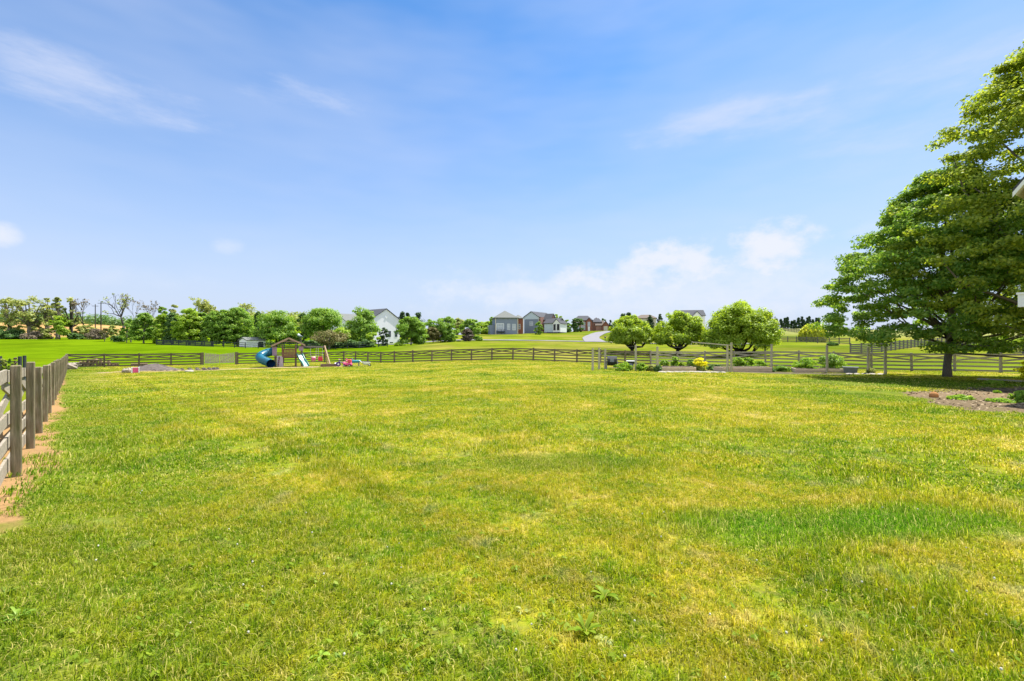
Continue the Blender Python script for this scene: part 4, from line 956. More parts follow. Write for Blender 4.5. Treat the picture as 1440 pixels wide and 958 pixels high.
def gable_house():
    z = 190; s = z/F; b = at(750, z); b.z = zat(465.5, z); root = thing('gabled_house', 'pale blue gabled house with brick front and slate lower wall beside the grey hipped house', 'house', b, yaw((b.x, b.y))+R(-30))
    He = (465.5-449)*s; Hr = (465.5-438.5)*s
    gable_block(root, -4.6, 2.6, 0, 13, He-.02, He+.9, Hr, 'palesiding', 'roofd', 'y', .35)
    m = MB(); m.b2(-4.5, 2.5, .05, 12.9, -2, He-.03); m.build('lower_wall', M['bluesiding'], root)
    m = MB(); m.b2(2.55, 3.2, .5, 10, -2, He+.8); m.build('brick_front', M['brickl'], root)
    gable_block(root, 3.2, 6.4, 3, 8, -2, He-.2, He+2.2, 'brickl', 'roofd', 'x', .3, 'entrance_wall')
    window(root, (-1.0, .05, He*.62), 1.4, 1.6, glass='glassl'); window(root, (2.9, .5, He*.5), .4, 1.6); window(root, (4.6, 3, He*.6), 1.2, 1.8, glass='glassl')
    c = MB(); c.b2(2.46, 2.6, -.04, .045, -2, He+.5); c.build('corner_trim', M['cream'], root)
gable_house()
def garage():
    z = 186; s = z/F; b = at(775, z); b.z = zat(464, z); root = thing('garage', 'low grey garage with white gable and dark door openings next to the pale gabled house', 'garage', b, yaw((b.x, b.y))+R(-28))
    He = (464-454.5)*s; Hr = (464-448)*s
    gable_block(root, -3.2, 3.2, 0, 6, -1, He, Hr, 'palesiding', 'roofd', 'x', .35)
    gable_block(root, 1.2, 4.6, -.8, 5, -1, He-.2, Hr-.4, 'trim', 'roofd', 'y', .25, 'front_wall')
    m = MB(); m.b2(1.5, 2.5, -.86, -.805, -.2, He-.5); m.build('garage_door', M['black'], root)
    m = MB(); m.b2(3.1, 4.2, -.86, -.805, -.2, He-.5); m.build('garage_door', M['black'], root)
garage()
def brick_house():
    z = 215; s = z/F; b = at(830, z); b.z = zat(464.5, z); root = thing('brick_house', 'large red brick house with dark hipped roof at the top of the curving road', 'house', b, yaw((b.x, b.y)))
    H = (464.5-451)*s; k = s*.97
    X = lambda px: (px-830)*k
    hip_block(root, X(806), X(833), 0, 10, -2, H, (464.5-443.3)*s, 'brickl', 'roofd', 4.5, .4, 'x')
    gable_block(root, X(824), X(832.5), -1.2, 4, -2, H-.3, (464.5-447.5)*s, 'brick', 'roofd', 'y', .25, 'gable_wall')
    hip_block(root, X(833), X(846), 1.5, 9, -2, H*.82, (464.5-447)*s, 'brickl', 'roofd', 2.0, .35, 'x')
    gable_block(root, X(838), X(849), 0, 6, -2, H*.5, H*.98, 'brickl', 'roofb', 'x', .3, 'porch_wall')
    gable_block(root, X(847), X(856.5), -1.5, 6, -2, H*.48, (464.5-452)*s, 'brick', 'roofb', 'y', .3, 'garage_wall')
    for px in (809, 813, 818, 821.5): window(root, (X(px), 0, H*.68), .8, 1.5, glass='glassl'); window(root, (X(px), 0, H*.25), .8, 1.6, glass='glassl')
    window(root, (X(828.2), -1.2, H*.62), 1.0, 2.0, glass='glassl'); window(root, (X(839), 1.5, H*.62), .8, 1.3)
    d = MB(); d.b2(X(849), X(854.5), -1.56, -1.505, -1, H*.4); d.build('garage_door', M['cream'], root)
    d = MB(); d.b2(X(826.7), X(829.6), -1.27, -1.205, -1, H*.36); d.build('door', M['trim'], root)
    c = MB(); c.b2(X(838), X(839.4), 5, 6, H*.6, (464.5-446)*s); c.build('chimney', M['brickl'], root)
brick_house()
def cross_house():
    z = 205; s = z/F; b = at(972, z); b.z = zat(463, z); root = thing('white_house', 'white house with long dark ridge and small front gable between the two larger willows', 'house', b, yaw((b.x, b.y))+R(12))
    He = (463-444)*s; Hr = (463-436)*s; k = s*.93
    gable_block(root, -20*k, 20*k, 0, 9, -2, He, Hr, 'white', 'roofd', 'x', .3)
    gable_block(root, 1*k, 14*k, -1.2, 4.4, -2, He-.3, Hr-.8, 'white', 'roofd', 'y', .25, 'gable_wall')
    for x in (-16, -10, -4, 5, 10): window(root, (x*k, 0 if x < 0 else -1.2, He*.7), .9, 1.5); window(root, (x*k, 0 if x < 0 else -1.2, He*.25), .9, 1.5)
cross_house()
def brown_house():
    z = 200; s = z/F; b = at(907, z); b.z = zat(462, z); root = thing('brown_house', 'low brown roofed house hidden among the spruces behind the smallest willow', 'house', b, yaw((b.x, b.y)))
    hip_block(root, -13*s, 15*s, 0, 9, -2, (462-448)*s, (462-442)*s, 'cream', 'roofb', 4.0, .4, 'x')
    for x in (-9, -4, 2, 8): window(root, (x*s, 0, 2.2), .9, 1.5)
brown_house()
def shed():
    z = 110; s = z/F; b = at(361, z); b.z = zat(490, z); root = thing('white_shed', 'small white shed with a grey roof and a dark double door', 'shed', b, yaw((b.x, b.y))+R(26)); k = s*.85
    He = (490-479)*s; Hr = (490-475.5)*s
    gable_block(root, -16*k, 14*k, 0, 3.6, -.5, He, Hr, 'white', 'roofg', 'x', .2)
    d = MB(); d.b2(2.5*k, 10.5*k, -.06, -.005, -.1, He*.86); dr = d.build('door', M['dfence'], root)
    t = MB(); t.b2(2.0*k, 2.5*k, -.07, -.005, -.1, He*.92); t.b2(10.5*k, 11*k, -.07, -.005, -.1, He*.92); t.b2(2.5*k, 10.5*k, -.07, -.005, He*.86, He*.92); t.build('door_frame', M['trim'], root)
shed()
def hut():
    z = 118; s = z/F; b = at(419, z); b.z = zat(480, z); root = thing('garden_hut', 'small pale hut with a low peaked roof half hidden behind the play tower', 'hut', b, yaw((b.x, b.y)))
    hip_block(root, -6*s*.85, 6*s*.85, 0, 2.2, -.6, (480-474)*s, (480-469)*s, 'cream', 'palesiding', .4, .2, 'x')
    d = MB(); d.b2(-.3, .3, -.05, -.005, -.5, .95); d.build('door', M['greyp'], root)
hut()
def near_house():
    c = Vector((15.85, 14.0)); g = gz(c.x, c.y); rz = math.atan2(-.86, .51)   # local x along the gable wall, local y along (.77,.64)
    root = thing('house', 'near house corner with steep gable eave and pale yellow siding at the photo edge', 'house', (c.x, c.y, g), rz)
    ze = 6.45-g; W = 5.2; zr = ze+3.6; Ln = 5.5
    m = MB(); xm = W/2
    m.add([(0, 0, -.3), (W, 0, -.3), (W, Ln, -.3), (0, Ln, -.3), (0, 0, ze), (W, 0, ze), (W, Ln, ze), (0, Ln, ze), (xm, 0, zr), (xm, Ln, zr)], [(0, 1, 5, 8, 4), (2, 3, 7, 9, 6), (3, 0, 4, 7), (1, 2, 6, 5)])
    m.build('wall', M['yellow_siding'], root)
    s = (zr-ze)/xm
    for sg in (-1, 1):
        f = lambda x: xm+sg*(x-xm) if sg > 0 else x
        xe = -.22 if sg < 0 else W+.22; zo = ze-s*.22
        r = MB(); y0, y1 = -.42, Ln+.4
        r.add([(xe, y0, zo+.03), (xm, y0, zr+.03), (xm, y1, zr+.03), (xe, y1, zo+.03), (xe, y0, zo+.16), (xm, y0, zr+.16), (xm, y1, zr+.16), (xe, y1, zo+.16)], [(0, 1, 2, 3), (7, 6, 5, 4), (0, 4, 5, 1), (2, 6, 7, 3), (3, 7, 4, 0)])
        r.build('roof', M['roofd'], root)
        q = MB(); q.add([(xe, y0, zo+.022), (xm, y0, zr+.022), (xm, y1, zr+.022), (xe, y1, zo+.022)], [(0, 1, 2, 3)]); q.build('soffit', M['cream'], root)
        t = MB(); t.add([(xe, y0-.03, zo-.10), (xm, y0-.03, zr-.10), (xm, y0-.03, zr+.05), (xe, y0-.03, zo+.05), (xe, y0-.004, zo-.10), (xm, y0-.004, zr-.10), (xm, y0-.004, zr+.05), (xe, y0-.004, zo+.05)], [(0, 1, 2, 3), (7, 6, 5, 4), (0, 4, 5, 1), (1, 5, 6, 2), (2, 6, 7, 3), (3, 7, 4, 0)])
        t.build('rake_board', M['trim'], root)
    lg = MB(); lg.b2(-.14, 2.2, -.3, .004, 2.68-g, 3.06-g); lg.b2(-.17, 2.2, -.33, .004, 3.06-g, 3.12-g); lg.build('window_head', M['trim'], root)
    window(root, (2.4, 0, 1.6), 1.4, 1.5); window(root, (2.6, 0, 5.0-g), 1.2, 1.5)
M['yellow_siding'] = surf('pale_yellow_siding', (.55, .47, .24), (.50, .42, .21), 2, .7, (1, 1, 8))
near_house()
for px, top, z, lab in ((142, 424, 190, 'taller wooden utility pole standing among the leafless hedgerow trees'), (134, 428, 200, 'shorter utility pole beside the taller one in the hedgerow'), (1090, 445, 275, 'thin utility pole at the start of the ridge windbreak')):
    b = at(px, z); h = zat(top, z)-b.z; root = thing('utility_pole', lab, 'pole', b)
    m = MB(); m.cyl(0, 0, -.2, h, .22, .14, 8); m.build('pole', M['barkd'], root); m = MB(); m.box(0, 0, h-.8, 2.2, .14, .16, .4); m.build('crossarm', M['barkd'], root)
b = at(851, 108); root = thing('mailbox', 'dark mailbox on a post beside the curving road', 'mailbox', b); m = MB(); m.cyl(0, 0, -.1, 1.0, .07, n=8); m.build('post', M['black'], root)
m = MB(); m.box(0, 0, 1.15, .35, .6, .3); m.build('box', M['black'], root, bevel=.08)

# ------------------------------------------------------------------ play set
def playset():
    b = at(405, 46.2); rz = yaw((b.x, b.y)); root = thing('wooden_playset', 'wooden play tower with tan gabled roof, teal tube slide and pale green wave slide', 'playset', b, rz)
    def part(name, mat, mb, par=None, **k): return mb.build(name, M[mat], par or root, **k)
    for x, y in ((-1.15, 0), (-1.15, 1.6), (-.5, 0), (.72, 0), (1.28, 0), (1.28, 1.6), (.72, 1.6), (-.5, 1.6)):
        m = MB(); m.box(x, y, 1.1, .16, .16, 2.3); part('post', 'pwood', m)
    m = MB()
    for i in range(13): m.box(-1.1+.2*i-.02, .8, .98, .17, 1.75, .05)
    m.b2(-1.2, 1.34, -.08, -.02, .86, .98); part('deck', 'pwood', m)
    rail = MB(); rail.b2(-.56, .80, -.10, -.05, 1.74, 1.84); rail.b2(-.56, .80, -.10, -.05, 1.08, 1.16)
    for i in range(11):
        x = -.52+i*.125; rail.box(x+.03, -.13, 1.38+.03*math.sin(i/10*math.pi), .10, .03, .86+.06*math.sin(i/10*math.pi))
    part('railing', 'cedar', rail)
    zr, ze = 2.93, 2.12; s0 = Vector((-1.5, 0, ze)); pk = Vector((.08, 0, zr)); s1 = Vector((1.58, 0, ze+.08))
    roof = MB()
    for a, c in ((s0, pk), (s1, pk)):
        for i in range(6):
            p = a.lerp(c, i/6); q = a.lerp(c, (i+.96)/6); dz = .03+.0*i
            roof.add([(p.x, -.3, p.z), (q.x, -.3, q.z), (q.x, 1.9, q.z), (p.x, 1.9, p.z), (p.x, -.3, p.z+dz), (q.x, -.3, q.z+dz), (q.x, 1.9, q.z+dz), (p.x, 1.9, p.z+dz)],
                     [(0, 1, 2, 3), (7, 6, 5, 4), (0, 4, 5, 1), (1, 5, 6, 2), (2, 6, 7, 3), (3, 7, 4, 0)])
    part('roof', 'pwood', roof)
    for a in (s0, s1):
        t = MB(); t.beam((a.x, -.34, a.z-.03), (pk.x, -.34, pk.z-.03), .05, .15); part('barge_board', 'cedart', t)
    t = MB(); t.b2(-.6, .78, -.36, -.32, 2.5, 2.6); t.beam((-.3, -.33, 2.56), (.08, -.33, 2.85), .04, .08); t.beam((.46, -.33, 2.56), (.08, -.33, 2.85), .04, .08); part('gable_brace', 'pwood', t)
    m = MB(); m.b2(-1.42, -1.0, -.11, -.07, 1.15, 2.0); part('side_panel', 'mauve', m); m = MB(); m.b2(.98, 1.42, -.11, -.07, 1.62, 2.05); part('side_panel', 'mauve', m)
    wall = MB(); wall.add([(-1.02, -.42, 0), (-.42, -.42, 0), (-.48, -.11, 1.12), (-1.0, -.11, 1.12), (-1.02, -.37, 0), (-.42, -.37, 0), (-.48, -.06, 1.12), (-1.0, -.06, 1.12)], [(0, 1, 2, 3), (7, 6, 5, 4), (0, 4, 5, 1), (1, 5, 6, 2), (2, 6, 7, 3), (3, 7, 4, 0)])
    w = part('climbing_wall', 'rock', wall)
    for i in range(9):
        t = .12+i*.095; h = MB(); h.blob((-.88+(i*.37 % .36), -.44+.31*t, t*1.12), .07, 7, 4, .1, i); part('hold', 'holdA' if i % 2 else 'greyp', h, w, smooth=True)
    path = [(-1.05, .55, 1.52), (-1.55, .5, 1.50), (-2.05, .3, 1.36), (-2.42, -.05, 1.14), (-2.45, -.45, .92), (-2.2, -.72, .74), (-1.85, -.85, .58), (-1.62, -.98, .46), (-1.5, -1.25, .40)]
    P = [Vector(p) for p in path]; Q = []
    for i in range(len(P)-1):
        for k in range(5):
            t = k/5; p0, p1, p2, p3 = P[max(i-1, 0)], P[i], P[i+1], P[min(i+2, len(P)-1)]
            Q.append(.5*((2*p1)+(p2-p0)*t+(2*p0-5*p1+4*p2-p3)*t*t+(3*p1-p0-3*p2+p3)*t**3))
    Q.append(P[-1]); tb = MB(); tb.tube(Q, .40, 16, cap=False); sl = part('tube_slide', 'teal', tb, smooth=True)
    li = MB(); li.tube([q for q in Q[-12:]], .37, 16, cap=False); part('tube_lining', 'teald', li, sl, smooth=True)
    rg = MB()
    for q, q2 in ((Q[8], Q[9]), (Q[17], Q[18]), (Q[27], Q[28]), (Q[-2], Q[-1])): d = (q2-q).normalized()*.05; rg.tube([q-d, q+d], .425, 16, cap=False)
    part('tube_collar', 'teal', rg, sl)
    bed = MB(); n = 14; L = []
    for i in range(n+1):
        t = i/n; L.append(Vector((1.02+.62*t, -.1-1.5*t, 1.12*(1-t)+.10+.09*math.sin(t*9.4)*(1-t))))
    side = Vector((.92, .39, 0)).normalized()
    for i in range(n):
        p, q = L[i], L[i+1]; s = side*.25; u = Vector((0, 0, .03)); bed.add([p-s, p+s, q+s, q-s, p-s-u, p+s-u, q+s-u, q-s-u], [(0, 1, 2, 3), (7, 6, 5, 4), (0, 3, 7, 4), (1, 5, 6, 2)])
    ws = part('wave_slide', 'lgreen', bed, smooth=False)
    for sg in (-1, 1):
        e = MB()
        for i in range(n): e.beam(L[i]+side*.27*sg+Vector((0, 0, .06)), L[i+1]+side*.27*sg+Vector((0, 0, .06)), .05, .2)
        part('slide_edge', 'dgreen', e, ws)
    m = MB(); m.beam((1.28, .8, 2.02), (3.6, .8, 1.98), .11, .15); part('swing_beam', 'railg', m)
    for p, q, nm in (((3.5, .8, 2.1), (3.98, -.35, 0), 'a'), ((3.5, .8, 2.1), (3.85, 1.9, 0), 'b')): m = MB(); m.beam(p, q, .11, .11); part('frame_leg', 'cedart', m)
    m = MB(); m.beam((3.73, .22, .95), (3.68, 1.32, .95), .05, .12); part('frame_brace', 'cedart', m)
    def world(x, y, z): c, k = math.cos(rz), math.sin(rz); return (b.x+x*c-y*k, b.y+x*k+y*c, b.z+z)
    sw = thing('baby_swing', 'pale pink bucket swing hanging from the swing beam', 'swing', world(2.4, .8, .42), rz)
    m = MB(); m.tube([(0, 0, 0), (0, 0, .1), (0, 0, .38), (0, 0, .55)], [.12, .24, .27, .25], 12); m.build('seat', M['pink'], sw, smooth=True)
    m = MB(); m.tube([(-.24, 0, .5), (-.3, 0, 1.5)], .022, 5); m.tube([(.24, 0, .5), (.3, 0, 1.5)], .022, 5); m.build('rope', M['rope'], sw)
    m = MB(); m.b2(-.15, .15, -.29, -.25, .2, .4); m.build('front_bar', M['hotpink'], sw)
    sw = thing('toddler_swing', 'coral red swing seat hanging between the pink swing and the frame leg', 'swing', world(3.08, .8, .5), rz)
    m = MB(); m.add([(-.2, -.2, 0), (.2, -.2, 0), (.26, .2, .05), (-.2, .2, .05), (-.2, -.22, .1), (.2, -.22, .1), (.26, .24, .48), (-.2, .24, .48)], [(3, 2, 1, 0), (0, 1, 5, 4), (1, 2, 6, 5), (2, 3, 7, 6), (3, 0, 4, 7)]); m.build('seat', M['red'], sw)
    m = MB(); m.tube([(-.2, 0, .25), (-.2, 0, 1.45)], .02, 5); m.tube([(.2, 0, .25), (.2, 0, 1.45)], .02, 5); m.build('rope', M['rope'], sw)
    m = MB(); m.b2(-.24, -.2, -.2, .2, .05, .35); m.build('side_guard', M['hotpink'], sw)
playset()
def toys():
    def wheel(x, y, r, w, mat, root):
        m = MB(); m.tube([(x, y-w/2, r), (x, y+w/2, r)], r, 12); t = m.build('wheel', M[mat], root)
        h = MB(); h.tube([(x, y-w/2-.02, r), (x, y+w/2+.02, r)], r*.4, 8); h.build('hub', M['trim'], t)
    b = G(482, 515.5); root = thing('tricycle', 'purple and pink tricycle parked on the sandy play area', 'tricycle', b, yaw((b.x, b.y))+R(20))
    wheel(-.45, 0, .24, .08, 'purplep', root); wheel(.30, -.26, .17, .08, 'pink', root); wheel(.30, .26, .17, .08, 'pink', root)
    m = MB(); m.tube([(-.45, 0, .24), (-.33, 0, .66)], .035, 6); m.tube([(-.36, 0, .5), (0, 0, .34), (.3, 0, .22)], .045, 6); m.tube([(.3, -.26, .17), (.3, .26, .17)], .03, 6); m.build('frame', M['purplep'], root)
    m = MB(); m.tube([(-.3, -.25, .74), (-.33, 0, .66), (-.3, .25, .74)], .025, 6); m.build('handlebar', M['pink'], root)
    m = MB(); m.b2(.0, .38, -.15, .15, .38, .45); m.b2(.34, .42, -.15, .15, .45, .78); m.build('seat', M['hotpink'], root, bevel=.03)
    b = G(489, 515.8); root = thing('toy_car', 'pink and red ride on toy car beside the tricycle', 'toy car', b, yaw((b.x, b.y))+R(-25))
    for x, y in ((-.28, -.2), (-.28, .2), (.28, -.2), (.28, .2)): wheel(x, y, .12, .08, 'black', root)
    m = MB(); m.b2(-.42, .42, -.17, .17, .14, .38); m.build('body', M['hotpink'], root, bevel=.05); m = MB(); m.b2(.05, .36, -.15, .15, .38, .72); m.build('seat', M['red'], root, bevel=.04)
    m = MB(); m.tube([(-.2, 0, .36), (-.12, 0, .6)], .03, 6); m.tube([(-.12, -.14, .6), (-.12, .14, .6)], .025, 6); m.build('handlebar', M['pink'], root)
    b = G(498, 515.2); root = thing('water_table', 'light blue toy water table on stubby legs', 'water table', b, yaw((b.x, b.y)))
    m = MB(); m.tube([(0, 0, .34), (0, 0, .40), (0, 0, .56), (0, 0, .60)], [.40, .55, .62, .64], 14); m.v = [(v[0]*1.05, v[1]*.6, v[2]) for v in m.v]; m.build('tray', M['cyan'], root, smooth=True)
    for x, y in ((-.45, -.2), (.45, -.2), (-.45, .2), (.45, .2)): m = MB(); m.cyl(x, y, 0, .36, .05, .06, 8); m.build('leg', M['greyp'], root)
    m = MB(); m.cyl(-.2, 0, .6, .82, .09, .05, 8); m.build('spout_tower', M['greyp'], root)
    b = G(515, 515.2); root = thing('wheelbarrow', 'small white wheelbarrow tipped at the end of the sandy play area', 'wheelbarrow', b, yaw((b.x, b.y)))
    wheel(.32, 0, .13, .07, 'black', root); m = MB(); m.add([(-.25, -.18, .2), (.25, -.14, .18), (.25, .14, .18), (-.25, .18, .2), (-.38, -.26, .45), (.42, -.22, .4), (.42, .22, .4), (-.38, .26, .45)], [(3, 2, 1, 0), (0, 1, 5, 4), (1, 2, 6, 5), (2, 3, 7, 6), (3, 0, 4, 7)]); m.build('tray', M['trim'], root)
    for s in (-1, 1): m = MB(); m.tube([(.32, s*.05, .13), (-.2, s*.2, .2), (-.7, s*.24, .62)], .025, 6); m.build('handle', M['metal'], root); 
    b = G(472, 514.6); m = MB(); m.blob((0, 0, .16), .17, 10, 7, .0); o = m.build('ball', M['white'], smooth=True); o.location = b; tag(o, 'white ball lying on the sand between the swing frame and the tricycle', 'ball')
    b = G(463, 515.5); root = thing('sandbox', 'small dark timber sandbox at the foot of the swing frame', 'sandbox', b, yaw((b.x, b.y)))
    for k, (x0, x1, y0, y1) in enumerate(((-.8, .8, -.5, -.42), (-.8, .8, .42, .5), (-.8, -.72, -.42, .42), (.72, .8, -.42, .42))): m = MB(); m.b2(x0, x1, y0, y1, -.05, .24); m.build('side_board', M['pwood'], root)
    m = MB(); m.b2(-.715, .715, -.415, .415, -.05, .12); m.build('sand', M['concrete'], root)
toys()
def pit():
    b = G(222, 520.5); m = MB(); rg = random.Random(4); n, k = 28, 8; vs = []; ax = perp(b); 
    for i in range(k+1):
        r = i/k
        for j in range(n):
            a = 2*math.pi*j/n; u = r*2.3*math.cos(a); v = r*1.0*math.sin(a); x = b.x+ax[0]*u-ax[1]*v; y = b.y+ax[1]*u+ax[0]*v
            vs.append((x-b.x, y-b.y, gz(x, y)-b.z-.03+.50*max(0, 1-r*r)**1.2*math.exp(-((u+.5)/1.5)**2)+rg.uniform(0, .12)*(1-r)+.05*(1-r)))
    m.add(vs, [(i*n+j, (i+1)*n+j, (i+1)*n+(j+1) % n, i*n+(j+1) % n) for i in range(k) for j in range(n)]); o = m.build('soil_mound', M['mound']); o.location = b
    tag(o, 'low dark mound of ash grey soil on the bare sandy patch', 'mound')
    c = G(262, 520.6); m = MB()
    for i in range(26):
        a = 2*math.pi*i/26; u, v = 2.3*math.cos(a), 1.0*math.sin(a); m.blob((ax[0]*u-ax[1]*v, ax[1]*u+ax[0]*v, .02), (.2, .16, .13), 7, 4, .2, i)
    o = m.build('fire_ring', M['mound']); o.location = c; tag(o, 'ring of dark stones at the sandy fire pit beside the soil mound', 'fire ring')
    c = G(266, 523); m = MB(); m.blob((0, 0, .06), (.36, .25, .1), 9, 5, .15, 5); o = m.build('flat_stone', M['concrete'], smooth=False); o.location = c; tag(o, 'flat pale stone in front of the fire ring', 'stone')
    c = G(190.5, 525); root = thing('toy_chest', 'pink toy chest with white posts standing by the soil mound', 'chest', c, yaw((c.x, c.y)))
    m = MB(); m.b2(-.17, .17, -.15, .15, .05, .40); m.build('body', M['hotpink'], root, bevel=.02)
    for x in (-.21, .21): m = MB(); m.b2(x-.04, x+.04, -.18, .18, 0, .46); m.build('end_frame', M['trim'], root)
    m = MB(); m.b2(-.17, .17, -.16, .16, .402, .45); m.build('lid', M['pink'], root)
    c = G(199, 520.6); m = MB(); m.blob((0, 0, .15), (.38, .25, .2), 8, 5, .2, 8); o = m.build('dark_stone', M['mound']); o.location = c; tag(o, 'dark lump of charred wood behind the pink toy chest', 'stone')
    for i, (px, py, r, lab) in enumerate(((176, 524.5, .2, 'first and smallest speckled rock beside the pink toy chest'), (181, 524.8, .24, 'larger speckled rock touching the pink toy chest'))):
        c = G(px, py); m = MB(); m.blob((0, 0, r*.7), r, 8, 5, .18, i); o = m.build('rock', M['stone']); o.location = c; tag(o, lab, 'rock')
    for i, (px, py, r, lab) in enumerate(((101, 519.5, .42, 'biggest tan boulder in the fence corner'), (108.5, 516.3, .33, 'pale boulder leaning on the first rail fence post'), (104, 516.2, .28, 'brown boulder between the two paler ones in the fence corner'), (116, 514.8, .26, 'whitish boulder at the edge of the firewood heap'))):
        c = G(px, py); m = MB(); m.blob((0, 0, r*.6), (r*1.25, r, r*.8), 9, 6, .15, 20+i); o = m.build('boulder', M['stone']); o.location = c; tag(o, lab, 'boulder')
    rg = random.Random(9); proto = None; c = G(133, 515.5); ax = perp(c)
    for i in range(24):
        layer = 0 if i < 12 else (1 if i < 20 else 2); k = i-(0, 12, 20)[layer]; n = (12, 8, 4)[layer]; u = (k-(n-1)/2)*.30+rg.uniform(-.05, .05)
        if proto is None:
            m = MB(); m.tube([(-.22, 0, 0), (.22, 0, 0)], .15, 8); proto = o = m.build('log', M['log'])
        else: o = proto.copy(); COL.objects.link(o)
        x, y = c.x+ax[0]*u, c.y+ax[1]*u; o.location = (x, y, gz(x, y)+.14+layer*.24); o.rotation_euler = (rg.uniform(0, 3), rg.uniform(-.3, .3), math.atan2(c.y, c.x)+rg.uniform(-.5, .5)); o.scale = (1, rg.uniform(.8, 1.15), rg.uniform(.8, 1.15))
        tag(o, 'split log in the firewood heap against the back fence', 'log', 'logs of the firewood heap')
    c = G(196, 514.2); m = MB(); m.beam((-.7, 0, .12), (.7, 0, .12), .24, .22); o = m.build('timber', M['log'], bevel=.03); o.location = c; o.rotation_euler[2] = yaw((c.x, c.y)); tag(o, 'reddish timber lying under the fence rails behind the toy chest', 'timber')
pit()

# ------------------------------------------------------------------ kitchen garden
def garden():
    posts = [(833.5, 490), (842.5, 489), (851, 491), (894, 485), (924.5, 487.5), (1023, 484.5), (1028.5, 482), (1085, 484), (1163, 485.5), (1221, 488), (1245, 487)]
    base = {833.5: 521, 842.5: 520, 851: 519, 894: 521.5, 924.5: 523, 1023: 524, 1028.5: 523.5, 1085: 523, 1163: 524.5, 1221: 526, 1245: 527}
    b0 = G(833.5, 521); root = thing('garden_fence', 'tall thin post and wire fence standing in front of the vegetable beds', 'fence', b0); P = []
    for i, (px, tp) in enumerate(posts):
        p = G(px, base[px]); h = zat(tp, p.y)-p.z; P.append((p, h)); m = MB(); m.cyl(0, 0, -.1, h, .085, .075, 8); o = m.build('post', M['gatew'], root); o.location = p-b0
    w = MB(); Q = [P[0]]+P[3:]
    for (p, h), (q, g) in zip(Q, Q[1:]):
        for f in (.45, .7, .95): w.tube([p-b0+Vector((0, 0, h*f)), q-b0+Vector((0, 0, g*f))], .007, 4, cap=False)
    w.build('wire', M['wire'], root)
    m = MB(); p, h = P[5]; q = Vector((p.x-1.2, p.y+3.2, p.z+h+.15)); m.beam(p-b0+Vector((0, 0, h-.05)), q-b0, .06, .06); m.build('brace', M['gatew'], root)
    def bed(x0, x1, py, lab, h=.29, d=1.3):
        a, c = G(x0, py), G(x1, py+.6); u = (c-a); L = u.length; rz = math.atan2(u.y, u.x); root = thing('raised_bed', lab, 'planter', a, rz)
        for k in range(2):
            m = MB(); m.b2(0, L, 0, .06, h*k/2-.05*(k == 0), h*(k+1)/2-.012); m.build('front_plank', M['bedwood'], root)
        m = MB(); m.b2(0, L, d-.06, d, -.05, h); m.build('back_plank', M['bedwood'], root)
        for x in (0, L-.06): m = MB(); m.b2(x, x+.06, .062, d-.062, -.05, h-.005); m.build('end_plank', M['bedwood'], root)
        m = MB(); m.b2(.062, L-.062, .062, d-.062, 0, h-.07); m.build('soil', M['soil'], root); return a, c
    bed(929, 979, 522.2, 'reddish timber raised bed next to the yellow flowering plant')
    bed(1019, 1086, 523, 'long grey timber raised bed full of bright green leaves')
    bed(1118, 1189, 524, 'timber raised bed with a round bush at each end')
    def plant(px, py, top, wpx, lab, leaf, seed, name='garden_plant', cat='plant', dz=.0, kind='round', **k):
        p = G(px, py); p.y += dz; p.x *= p.y/(p.y-dz); p.z = gz(p.x, p.y); h = zat(top, p.y)-p.z; rad = 1.2*wpx/2*p.y/F*.9
        kk = dict(nc=54, per=46, ls=.085, crown0=.03, skip_trunk=True, shell=.6, cs=max(.12, rad*.25)); kk.update(k)
        return tree(name, lab, cat, p, h, rad, kind, leaf, seed=seed, **kk)
    plant(876, 521.5, 509, 24, 'leafy bright green plant between the compost barrel and the white topped stand', 'herb', 201)
    plant(903, 522, 511, 16, 'low leafy plant right behind the garden post by the white topped stand', 'herb', 202)
    plant(916, 522, 513, 12, 'pale leaved low plant before the first raised bed', 'olive', 203)
    plant(925, 523, 513, 9, 'dark tufted plant around the foot of a garden post', 'dark', 204)
    plant(934, 521, 507, 13, 'low green herb at the start of the reddish raised bed', 'herb', 205, dz=.7)
    plant(950, 521, 502, 14, 'upright green herb, tallest in the reddish raised bed', 'herb', 206, dz=.7)
    plant(961, 521, 509, 14, 'yellowish green herb in the middle of the reddish raised bed', 'willow', 207, dz=.7)
    plant(972, 521, 505, 13, 'dark green herb at the end of the reddish raised bed', 'green', 208, dz=.7)
    p = plant(985, 522.5, 504, 17, 'clump of bright yellow flowers beside the reddish raised bed', 'yellow', 209, 'yellow_flowers', nc=60, crown0=.45)
    g = plant(986, 522.8, 513, 12, 'x', 'olive', 210); 
    for ch in [q for q in COL.objects if q.parent == g]: ch.parent = p; ch.name = 'stems'
    bpy.data.objects.remove(g)
    plant(1006, 521, 513, 22, 'low dark green strawberry like patch between two raised beds', 'dark', 211)
    plant(1037, 522, 503, 20, 'bright green leafy crop at the start of the long raised bed', 'herb', 212, dz=.7, nc=50)
    plant(1054, 522, 503.5, 24, 'bright green leafy crop in the middle of the long raised bed', 'herb', 213, dz=.7, nc=50)
    plant(1068, 522, 507, 18, 'bright green leafy crop at the end of the long raised bed', 'herb', 214, dz=.7, nc=50)
    plant(1083, 523, 516, 12, 'dark tuft of grass at the foot of the post ending the long raised bed', 'dark', 215)
    plant(1099, 522.5, 515, 20, 'bluish green low plant between the long bed and the two bush bed', 'green', 216)
    plant(1133, 523, 503.5, 30, 'round bright green bush at the start of the two bush bed', 'herb', 217, dz=.7, nc=70)
    plant(1171, 523, 499, 38, 'larger darker round bush at the end of the two bush bed', 'green', 218, dz=.8, nc=110)
